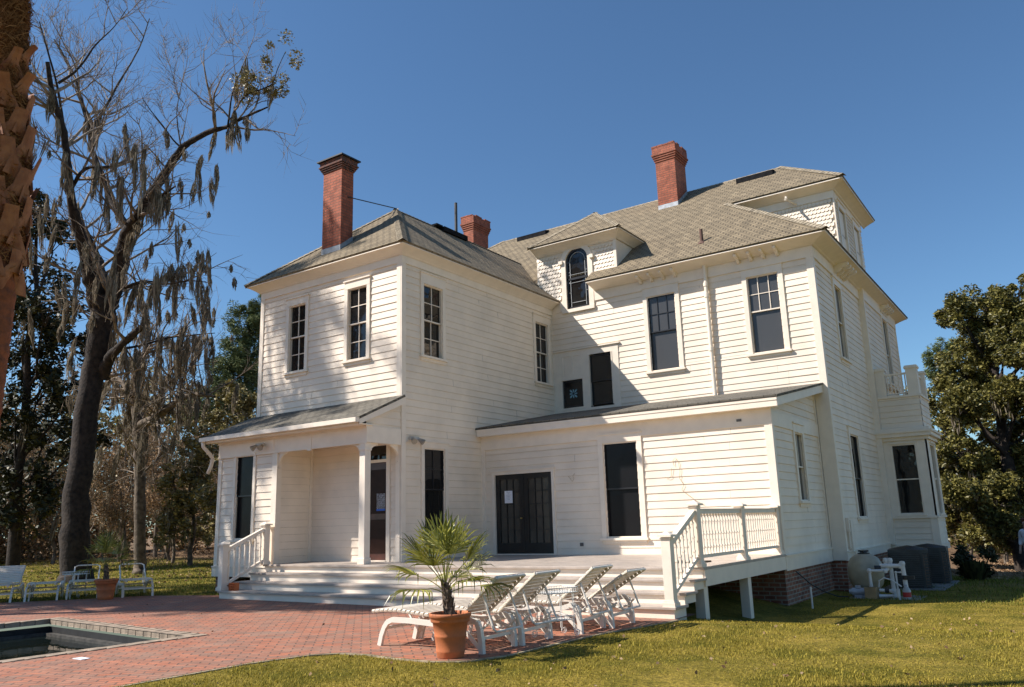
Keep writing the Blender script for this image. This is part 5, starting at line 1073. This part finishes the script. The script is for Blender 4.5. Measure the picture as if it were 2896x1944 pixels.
# second mossy tree
t=tree_thing("mossy_tree","smaller upright tree with curtains of grey moss, right of the huge leaning tree",tuple(T2[0][0][:3]))
trunk_mesh("trunk",T2,BARKG,t,14,.05,3)
T=Tubes(); e3=[]; h3=limbspawn(T,g,T2[1:]+[T2[0][3:]],e3,per=5.2,Ls=(1.2,2.8),r0=.04,maxlev=3,up=.08,kids=(3,5),skip=3.2); T.build("branches",TWIG,t)
V,F=moss(np.array(pick(h3,60)+pick([e for e in e3 if e[2]>3.2 and e[0]<-12.2],125)),22,1.25,.11,56); tag(npmesh("hanging_moss",V,F,MOSS,t),kind="stuff")
def leafy(name,label,lobes_,base,lm,tm,size,n,seed,per=16,cr=.34,tr=.2,group=None,elong=2.2,mossn=0,flat=1.0,limbs=True,twigs=0):
    t=tree_thing(name,label,base,group); g=nprng(seed); C_,R_=clumped(lobes_,per,cr,seed,flat); V,F=leaves(C_,R_,n,size,seed+1,elong); npmesh("crown",V,F,lm,t)
    A=np.array(lobes_); top=A[A[:,2].argmax()]; bx_,by_,bz_=base; H_=top[2]-bz_; T=Tubes()
    m=np.array([bx_,by_,bz_]); mid=np.array([A[:,0].mean(),A[:,1].mean(),A[:,2].mean()]); tt=np.linspace(0,1,9); tp=np.array([mid[0]*.4+top[0]*.6,mid[1]*.4+top[1]*.6,top[2]])
    P=m+(tp-m)*tt[:,None]; P[1:-1,:2]+=g.normal(size=(7,2))*.12; T.tube(P,tr*(1-.85*tt)+.015,10)
    for (x,y,z,r) in lobes_:
        f=np.clip((z-bz_)/H_-.18,.08,.9); i=min(int(f*8),7); q=P[i]+(P[i+1]-P[i])*(f*8-i); e=np.array([x,y,z]); mm=(q+e)/2+np.array([0,0,-.15*r])
        T.tube([q,q*.6+mm*.4+g.normal(size=3)*.1,mm,mm*.4+e*.6+g.normal(size=3)*.1,e],[tr*.34*(1-.5*f)+.02,tr*.25,tr*.2,tr*.13,.02],6)
        for _ in range(5+twigs):
            dd=g.normal(size=3); dd/=np.linalg.norm(dd); e2=e+dd*r*.9; T.tube([mm*.3+e*.7,(e+e2)/2+g.normal(size=3)*.08,e2],[.03,.018,.006],4)
    T.build("trunk",tm,t)
    if mossn: V,F=moss(C_[g.integers(0,len(C_),mossn)]-np.array([0,0,.15]),seed+3,1.0,.15,18); tag(npmesh("hanging_moss",V,F,MOSS,t),kind="stuff")
    return t
leafy("evergreen_tree","dark broadleaf evergreen behind the palm trunk at the far left of the photo",LD,(-22.6,2.6,gz(-22,2)),LEAFD,BARK,.24,17000,31,per=11,cr=.42,tr=.24,mossn=22)
leafy("evergreen_tree","glossy leaved small tree with a pale slim trunk just left of the house",LL[:9],(-18.6,7.6,gz(-18,7)),OLIVE,BARKG,.17,9000,41,per=22,cr=.26,tr=.09,mossn=16)
leafy("evergreen_tree","taller leafy tree standing behind the small glossy one and the house corner",LL[9:],(-20.6,11.2,gz(-20,11)),OLIVE,BARKG,.17,7500,43,per=22,cr=.28,tr=.11,mossn=14)
leafy("pine_tree","dense blue-green pine crown rising beside the upper left corner of the house",PL,(-30.2,18.6,gz(-30,18)),PINEL,BARKG,.30,30000,47,per=13,cr=.42,tr=.28,elong=6)
leafy("magnolia_tree","large glossy brown-green magnolia filling the right edge of the photo",MG,(9.6,22.6,gz(9.6,22.6)),LEAFM,BARK,.145,150000,51,per=20,cr=.34,tr=.30,mossn=60,twigs=5)
leafy("pine_tree","small hazy pine top showing between the bay and the magnolia",PR,(5.7,45.1,gz(5,45)),PINEL,BARKG,.28,6500,57,per=20,cr=.34,tr=.2,elong=6)
# bare brown understory trees: a few kinds, copied with other turns and sizes
def baretree(label,seed,h=7.0,mossy=True,r=.10,m=None,group=None,base=(0,0,0),maxlev=3,per=2.4,ls=(1.2,2.6),strand=16,nm=26,skp=.8,ml=1.1,leafn=0):
    g=nprng(seed); t=tree_thing("bare_tree",label,base,group); b0=np.array(base)
    n=9; P=b0+np.stack([np.cumsum(g.normal(size=n)*.12*h/7),np.cumsum(g.normal(size=n)*.12*h/7),np.linspace(-.05,h*.8,n)],1); L=[[(*P[i],r*(1-.75*i/n)) for i in range(n)]]
    trunk_mesh("trunk",L,m or BARKG,t,8,.05,seed)
    T=Tubes(); e=[]; h3=limbspawn(T,g,[L[0][2:]],e,per=per,Ls=(ls[0]*h/7,ls[1]*h/7),r0=.035*h/7,maxlev=maxlev,up=.22,kids=(4,7),skip=b0[2]+skp); T.build("branches",TWIG,t)
    if mossy: g.shuffle(h3); q_=[tuple(q) for q in e]; g.shuffle(q_); V,F=moss(np.array(q_[:nm]+h3[:nm//2]),seed+2,ml,.15*h/7,strand); tag(npmesh("hanging_moss",V,F,MOSS,t),kind="stuff")
    if leafn: V,F=leaves(np.array(e),np.full(len(e),.45),leafn,.09,seed+9,1.6); npmesh("dead_leaves",V,F,THICK,t)
    return t
grp="bare brown trees in the woods left of the house"
kinds=[baretree("bare brown twiggy tree at the wood edge, left behind the huge trunk",61,7.2,group=grp,base=(-26.74,9.02,-.1),leafn=2600),
       baretree("slim bare tree with thin moss in the woods near the pine",62,8.2,r=.12,group=grp,base=(-28.25,17.62,-.2),leafn=1800),
       baretree("low spreading bare thicket tree in the shade of the woods",63,5.4,r=.08,group=grp,base=(-24.5,6.0,-.05),per=4,leafn=3200)]
spots=[(-31.5,5.6,0,1.15),(-34.3,7.2,1,1.25),(-29.7,7.7,2,1.2),(-27.1,12.2,0,1.0),(-24.8,10.9,2,1.05),(-22.6,9.2,0,.8),(-29.3,12.6,1,1.0),(-34.0,12.4,0,1.3),(-32.3,16.5,2,1.3),(-23.6,13.6,1,.85),(-37.5,9.5,1,1.35),(-26.6,15.2,2,1.2),(-21.0,6.3,2,.75),(-36.0,3.5,0,1.3),(-33,1.5,2,1.3)]
hows=["at the far left margin","beside the palm trunk","just left of the huge leaning trunk","right of the huge leaning trunk","behind the second mossy trunk","between the two mossy trunks low down","deep behind the second mossy trunk","far back left of the huge trunk","far back near the pine","close by the house corner","furthest back at left","under the pine","behind the far potted palm","behind the dark evergreen","left of the dark evergreen"]
kn=["bare twiggy tree","slim bare tree","low bare thicket tree"]
for i,((x,y,k,s),hw) in enumerate(zip(spots,hows)):
    dup(kinds[k],(x,y,gz(x,y)-.05),R(47*i+20),kn[k]+" "+hw,scale=(s,s,s*(.9+.2*rnd.random())))
# trees standing outside the frame whose shade falls on house and patio
bt=baretree("tall bare mossy tree standing left of the camera view, shading the house",71,22.5,r=.34,m=BARK,base=(-14.0,-8.7,.05),maxlev=3,per=2.4,ls=(.85,1.4),strand=120,nm=330,ml=1.6,skp=6.5)
leafy("evergreen_tree","wide evergreen standing left of the camera view, shading the far strip of patio",[(-17.4,-12.3,13.6,1.3),(-15.6,-12.2,14.2,1.2),(-14.2,-12.0,13.8,1.2),(-12.4,-11.7,14.3,1.1),(-10.8,-11.5,14.0,1.1),(-9.4,-11.5,14.4,.9)],(-13.6,-12.4,.1),LEAFD,BARK,.24,6500,74,per=9,cr=.42,tr=.3,flat=.55)
# slim trunks under the magnolia
trg="slim trunks in the shade beneath the magnolia"
rt=[baretree("slim mossy trunk in the shade beneath the magnolia",81,5.2,r=.10,group=trg,base=(7.1,30.2,gz(7.1,30.2)),per=2,leafn=900)]
for i,(x,y,s,lb) in enumerate(((8.7,27.3,1.0,"slim trunk nearest the person under the magnolia"),(7.7,32.2,1.1,"slim trunk deep behind the magnolia"),(6.0,29.6,.95,"slim trunk at the left edge of the magnolia, near the bay"),(9.9,31.0,1.1,"slim trunk behind the magnolia at the right frame edge"))):
    dup(rt[0],(x,y,gz(x,y)-.05),R(70*i+30),lb,scale=(s,s,s))
# far woods that read as one mass
def woods(name,pts,h,n,seed,m,size):
    g=nprng(seed); L=[]
    for (x,y,hh) in pts:
        for k in range(int(5*hh)):
            L.append((x+g.normal()*2.2,y+g.normal()*1.8,gz(x,y)+hh*g.random()**.9,1.0+.9*g.random()))
    C_,R_=clumped(L,3.2,.62,seed); V,F=leaves(C_,R_,n,size,seed,1.8); return tag(npmesh(name,V,F,m),kind="stuff")
lw=[(-40-.9*i if i<6 else -47+1.6*(i-6),-6+3.4*i,h) for i,h in enumerate((9,11,8.5,10,9,10.5,8.5,9,11,10,9.5,11,12))]
woods("far_woodland",lw,10,60000,91,OLIVE,.42)
bw=[(-18+6*i,-44-3*math.sin(i*1.7),9+2*math.sin(i*2.3)) for i in range(14)]  # unseen tree line behind the camera, added for dark reflections in the panes
woods("far_woodland",bw,9,14000,97,OLIVE,.7)
rw=[(-1,50,8),(3,49,8.5),(6.5,48,8),(10,46,9),(13,43,9),(16,40,9)]
woods("far_woodland",rw,9,26000,92,LEAFM,.36)
uw=[(x,y,2.6) for x,y in ((-37,2),(-37,6),(-36,10),(-35,13.5),(-33.5,17),(-31,20),(-28,21),(-25,19),(-24,16.5))]
woods("woodland_undergrowth",uw,3,26000,93,THICK,.20)
ur=[(4.5,36,3.2),(7,35,3.4),(9.5,34,3.4),(12,32,3.2)]
woods("woodland_undergrowth",ur,3,20000,94,LEAFM,.20)
# dark shrub beside the air conditioners
t=thing("shrub","dark upright shrub growing behind the air conditioning units at the bay corner","shrub",(9.15,11.2,gz(9.15,11.2)))
g=nprng(95); z_=gz(9.15,11.2); n=500; a=g.random(n)*6.28; r=.32*np.sqrt(g.random(n)); b0=np.stack([9.15+r*np.cos(a)*.6,11.2+r*np.sin(a)*.6,np.full(n,z_)],1); hh=.35+.5*g.random(n)
e=b0+np.stack([r*np.cos(a)*1.1,r*np.sin(a)*1.1,hh],1); wv=np.stack([-np.sin(a),np.cos(a),np.zeros(n)],1)*.016; mm_=(b0+e)/2+np.stack([np.zeros(n)]*2+[hh*.1],1)
V=np.stack([b0-wv,b0+wv,mm_+wv*1.4,e,mm_-wv*1.4],1).reshape(-1,3); i5=(np.arange(n)*5)[:,None]; npmesh("blade_leaves",V,np.concatenate([i5+np.array([0,1,2,4]),i5+np.array([4,2,3,3])])[:n],LEAFD,t)
C_,R_=clumped([(9.1,11.2,z_+.3,.36),(9.35,11.5,z_+.5,.34),(9.0,11.6,z_+.6,.25)],50,.16,96); V,F=leaves(C_,R_,2500,.10,97); npmesh("foliage",V,F,LEAFD,t)
# ------------------------------------------------------------------ palm trunk at left
PMc=np.array([p[:3] for p in PM]); PMr=np.array([p[3] for p in PM])
t=thing("palm_tree","palm trunk with criss-cross leaf bases and brown fibre at the left edge of the photo","tree",(4.7,-9.89,.1))
def pc(z):
    if z>6.5: return np.array([4.65-.01*(z-6.5),-10.01-.02*(z-6.5),z])
    return np.array([np.interp(z,PMc[:,2],PMc[:,0]),np.interp(z,PMc[:,2],PMc[:,1]),z])
def prr(z): return float(np.interp(z,[.05,.5,1.2,3.2,3.9,4.6,5.2,6,7.3],[.22,.19,.16,.145,.135,.118,.10,.09,.08]))
T=Tubes(); g=nprng(101); zr=np.linspace(.02,4.1,150); T.tube([pc(z) for z in zr],[prr(z)*(1+.018*math.sin(z*55)+.012*g.normal()) for z in zr],26)
zr=np.linspace(4.05,12.0,60); T.tube([pc(z) for z in zr],[prr(z) for z in zr],18); T.build("trunk",PTRUNK,t)
b=MB()
def strap(S,c,d,sd):
    Vv=[]
    for (z_,out,lat,w_,th) in S:
        q=c+d*(out-1.6*lat*lat)+sd*lat+Vector((0,0,z_)); Vv+=[q-sd*w_*.5,q-sd*w_*.2+d*th*.7,q+sd*w_*.2+d*th*.7,q+sd*w_*.5,q-d*th*.5]
    n=len(S); fs=[(i_*5+j_,i_*5+(j_+1)%5,(i_+1)*5+(j_+1)%5,(i_+1)*5+j_) for i_ in range(n-1) for j_ in range(5)]; fs.append(tuple((n-1)*5+j_ for j_ in range(5))); b.add(Vv,fs)
for k in range(44):
    z=3.36+k*.046; up_=sm((z-4.5)/.8); a=k*2.399+.4; d=Vector((math.cos(a),math.sin(a),0)); sd=Vector((-d.y,d.x,0)); c=Vector(pc(z)); r=prr(z); q_=1-.35*up_; L=rnd.uniform(.30,.42)*q_; o=.01+.06*rnd.random()**2+.02*sm((z-3.5)/.7)
    # split base: two legs clasp the trunk and meet in one cut-off stalk
    for s_ in (-1,1): strap([(0,r+.004,s_*.12*q_,.11*q_,.012),(L*.35,r+.010,s_*.08*q_,.115*q_,.016),(L*.62,r+.016+o*.2,s_*.035*q_,.11*q_,.018),(L*.74,r+.02+o*.3,s_*.012*q_,.09*q_,.016)],c,d,sd)
    tw=rnd.uniform(-.05,.05); strap([(L*.5,r+.014+o*.1,0,.15*q_,.020),(L*.8,r+.022+o*.4,tw*.3,.125*q_,.022),(L*1.0,r+.026+o*.8,tw*.7,.108*q_,.018),(L*1.12,r+.028+o*1.1,tw*.9,.104*q_,.012)],c,d,sd)
b.build("leaf_base",BOOT,t)
n=30000; z=3.5+3.6*g.random(n)**.8; keep=g.random(n)<np.clip((z-3.7)/1.0,.22,1); z=z[keep]; n=len(z); a=g.random(n)*6.28; r=np.array([prr(q) for q in z])+.004+(.030+.030*np.sin(z*9+a*2)*np.sin(z*4.1-a))*g.random(n); c=np.array([pc(q) for q in z])
p=c+np.stack([np.cos(a)*r,np.sin(a)*r,np.zeros(n)],1); da=g.normal(size=n)*.45; L_=.05+.14*g.random(n); q=c+np.stack([np.cos(a+da)*(r+.02*g.normal(size=n)),np.sin(a+da)*(r+.02*g.normal(size=n)),g.normal(size=n)*L_],1); m2=(p+q)/2+np.stack([np.cos(a+da/2),np.sin(a+da/2),np.zeros(n)],1)*.02
wv=np.stack([np.zeros(n),np.zeros(n),np.full(n,.0035)],1); V=np.stack([p-wv,p+wv,m2+wv,m2-wv,q+wv,q-wv],1).reshape(-1,3); i6=(np.arange(n)*6)[:,None]; npmesh("brown_fibre",V,np.concatenate([i6+np.array([0,1,2,3]),i6+np.array([3,2,4,5])]),FIBER,t)
# crown of fan leaves, above the frame
top=Vector(pc(12.0)); b=MB(); rr=random.Random(12)
for k in range(22):
    az=k*2.399; el=R(75-85*k/22); d=Vector((math.cos(az)*math.cos(el),math.sin(az)*math.cos(el),math.sin(el))); pe=top+d*.75; b.tube([top,top+d*.4+Vector((0,0,.05)),pe],[.02,.014,.01],5)
    sd=d.cross(Vector((0,0,1))); sd=sd.normalized() if sd.length>.1 else Vector((1,0,0)); nn=sd.cross(d)
    for j in range(24):
        a=-1.4+2.8*j/23; u=(d*math.cos(a)+sd*math.sin(a)+nn*.15).normalized(); L_=.62*(1-.15*abs(a)); wv=u.cross(nn).normalized()*.02; q1=pe+u*L_*.55-Vector((0,0,.03)); q2=pe+u*L_-Vector((0,0,.16))
        b.add([pe,q1-wv,q2,q1+wv],[(0,1,2,3)])
b.build("fan_leaves",PALMF,t)
# ------------------------------------------------------------------ grass
def inpolyv(X,Y,P):
    c=np.zeros(len(X),bool); n=len(P); j=n-1
    for i in range(n):
        (xi,yi),(xj,yj)=P[i],P[j]; den=(yj-yi) if abs(yj-yi)>1e-9 else 1e-9
        c^=((yi>Y)!=(yj>Y))&(X<(xj-xi)*(Y-yi)/den+xi); j=i
    return c
def grass(name,x0,x1,y0,y1,n,h,w_,seed,m,dens,patch=.5):
    g=nprng(seed); X=x0+(x1-x0)*g.random(n); Y=y0+(y1-y0)*g.random(n); keep=~inpolyv(X,Y,PATIO)&~((X<7.2)&(X>-4.9)&(Y>-1.0)&(Y<17))&~((X>6.9)&(X<7.3)&(Y>6))&(g.random(n)<dens(X,Y))
    X=X[keep];Y=Y[keep];n=len(X); Z=np.array([gz(a,b_) for a,b_ in zip(X,Y)])
    s=(.55+.9*g.random(n))*(1+.35*np.sin(X*2.1+np.sin(Y*1.7)*2)*np.sin(Y*2.6+X)); az=g.random(n)*6.28; le=.25+.75*g.random(n)
    dx=np.cos(az);dy=np.sin(az); P=np.stack([X,Y,Z-.004],1); wv=np.stack([-dy,dx,np.zeros(n)],1)*(w_*(.6+.8*g.random(n)))[:,None]
    m1=P+np.stack([dx*h*s*le*.35,dy*h*s*le*.35,h*s*.55],1); e=P+np.stack([dx*h*s*le,dy*h*s*le,h*s*(1-.35*le)],1)
    V=np.stack([P-wv*.5,P+wv*.5,m1+wv*.4,e,m1-wv*.4],1).reshape(-1,3); i=(np.arange(n)*5)[:,None]
    F=np.concatenate([i+np.array([0,1,2]),i+np.array([0,2,4]),i+np.array([4,2,3])]); return tag(npmesh(name,V,F,m),kind="stuff")
cx0,cy0=CAM.x,CAM.y
def dn(X,Y):
    d=np.hypot(X-cx0,Y-cy0); return np.clip((7.0/np.maximum(d,4))**1.6,.12,1)
grass("lawn_grass",3.4,13.5,-9.5,5.5,400000,.025,.0058,111,GRASS,dn)
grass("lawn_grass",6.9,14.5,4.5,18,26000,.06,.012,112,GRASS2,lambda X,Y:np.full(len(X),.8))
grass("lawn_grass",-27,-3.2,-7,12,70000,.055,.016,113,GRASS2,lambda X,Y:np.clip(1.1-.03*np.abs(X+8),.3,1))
def litter(name,x0,x1,y0,y1,n,s,seed):
    g=nprng(seed); X=x0+(x1-x0)*g.random(n);Y=y0+(y1-y0)*g.random(n); k=~((X<8.8)&(X>-4.9)&(Y>-1)&(Y<17))&(~inpolyv(X,Y,PATIO)); X=X[k];Y=Y[k]
    Z=np.array([gz(a,b_)+.012 for a,b_ in zip(X,Y)]); V,F=leaves(np.stack([X,Y,Z],1),np.full(len(X),.02),len(X),s,seed,1.5); return tag(npmesh(name,V,F,LITTER),kind="stuff")
litter("fallen_leaves",7.5,16,13,31,16000,.09,121); litter("fallen_leaves",-34,-9,-3,18,7000,.09,122); litter("fallen_leaves",4.4,12,-8.5,5,620,.04,123)
# leaves blown on the patio and steps
g=nprng(124); n=70; X=-5+11*g.random(n); Y=-5.8+3.4*g.random(n); V,F=leaves(np.stack([X,Y,np.full(n,ZP+.006)],1),np.full(n,.004),n,.04,125,1.4); tag(npmesh("fallen_leaves",V,F,LITTER),kind="stuff")
# ------------------------------------------------------------------ person at the right edge
def person(loc,rz):
    t=thing("person","person in a white shirt and blue jeans standing at the right edge","person",loc)
    def skin(name,vs,es,rs,m,sub=2):
        me=bpy.data.meshes.new(name); me.from_pydata(vs,es,[]); o=bpy.data.objects.new(name,me); col.objects.link(o); me.materials.append(m); o.parent=t; ORG[o.name]=ORG[t.name]
        md=o.modifiers.new("Skin",'SKIN'); md.use_smooth_shade=True
        for i,r in enumerate(rs): me.skin_vertices[0].data[i].radius=r if isinstance(r,tuple) else (r,r)
        me.skin_vertices[0].data[0].use_root=True
        s_=o.modifiers.new("Sub",'SUBSURF'); s_.levels=sub; s_.render_levels=sub; return o
    SK=mat("skin",(.50,.30,.21),rough=.6,var=.05); SH=mat("white_shirt",(.75,.75,.76),rough=.8,var=.05,bump=.2,bscale=15); JE=mat("blue_jeans",(.06,.09,.16),rough=.9,var=.15); HA=mat("auburn_hair",(.16,.06,.03),rough=.7,var=.3,scale=30)
    vs=[(0,0,.95),(0,0,1.12),(0,0,1.30),(0,0,1.42),(0,0,1.50),(0,.01,1.58),(0,.015,1.66),(0,0,1.74)]; es=[(0,1),(1,2),(2,3),(3,4),(4,5),(5,6),(6,7)]; rs=[(.15,.11),(.13,.10),(.16,.11),(.12,.09),(.055,.055),(.07,.08),(.085,.10),(.06,.07)]
    for s_ in (-1,1):
        b0=len(vs); vs+=[(s_*.09,0,.86),(s_*.10,.01,.50),(s_*.10,-.02,.09),(s_*.11,.11,.04)]; es+=[(0,b0),(b0,b0+1),(b0+1,b0+2),(b0+2,b0+3)]; rs+=[.095,.062,.045,.04]
        b0=len(vs); vs+=[(s_*.19,0,1.40),(s_*.24,-.03,1.13),(s_*.22,.10,.92),(s_*.21,.13,.84)]; es+=[(3,b0),(b0,b0+1),(b0+1,b0+2),(b0+2,b0+3)]; rs+=[.055,.043,.032,.03]
        for f in range(4): b1=len(vs); x=s_*(.185+.017*f); vs+=[(x,.16,.79-.004*(f%3)),(x-.004*s_,.165,.745-.008*(f in(1,2)))]; es+=[(b0+3,b1),(b1,b1+1)]; rs+=[.010,.008]
        b1=len(vs); vs+=[(s_*.17,.17,.82),(s_*.155,.18,.785)]; es+=[(b0+3,b1),(b1,b1+1)]; rs+=[.011,.009]
    vs.append((0,.105,1.645)); es.append((6,len(vs)-1)); rs.append(.014)
    skin("body",vs,es,rs,SK)
    sv=[(0,0,.93),(0,0,1.12),(0,0,1.30),(0,0,1.43)]; se=[(0,1),(1,2),(2,3)]; sr=[(.17,.13),(.155,.12),(.18,.13),(.12,.10)]
    for s_ in (-1,1): b0=len(sv); sv+=[(s_*.20,0,1.40),(s_*.25,-.03,1.14),(s_*.232,.06,.98)]; se+=[(3,b0),(b0,b0+1),(b0+1,b0+2)]; sr+=[.072,.062,.05]
    skin("shirt",sv,se,sr,SH)
    jv=[(0,0,.98),(0,0,.90)]; je=[(0,1)]; jr=[(.155,.12),(.16,.125)]
    for s_ in (-1,1): b0=len(jv); jv+=[(s_*.09,0,.84),(s_*.10,.01,.50),(s_*.10,-.02,.10)]; je+=[(1,b0),(b0,b0+1),(b0+1,b0+2)]; jr+=[.11,.078,.062]
    skin("jeans",jv,je,jr,JE)
    skin("hair",[(0,-.02,1.70),(0,-.01,1.77),(0,-.07,1.62),(0,-.06,1.52)],[(0,1),(0,2),(2,3)],[(.098,.11),(.07,.08),(.085,.07),(.06,.04)],HA)
    t.rotation_euler=(0,0,rz); return t
person((10.12,17.3,gz(10.12,17.3)),R(150))
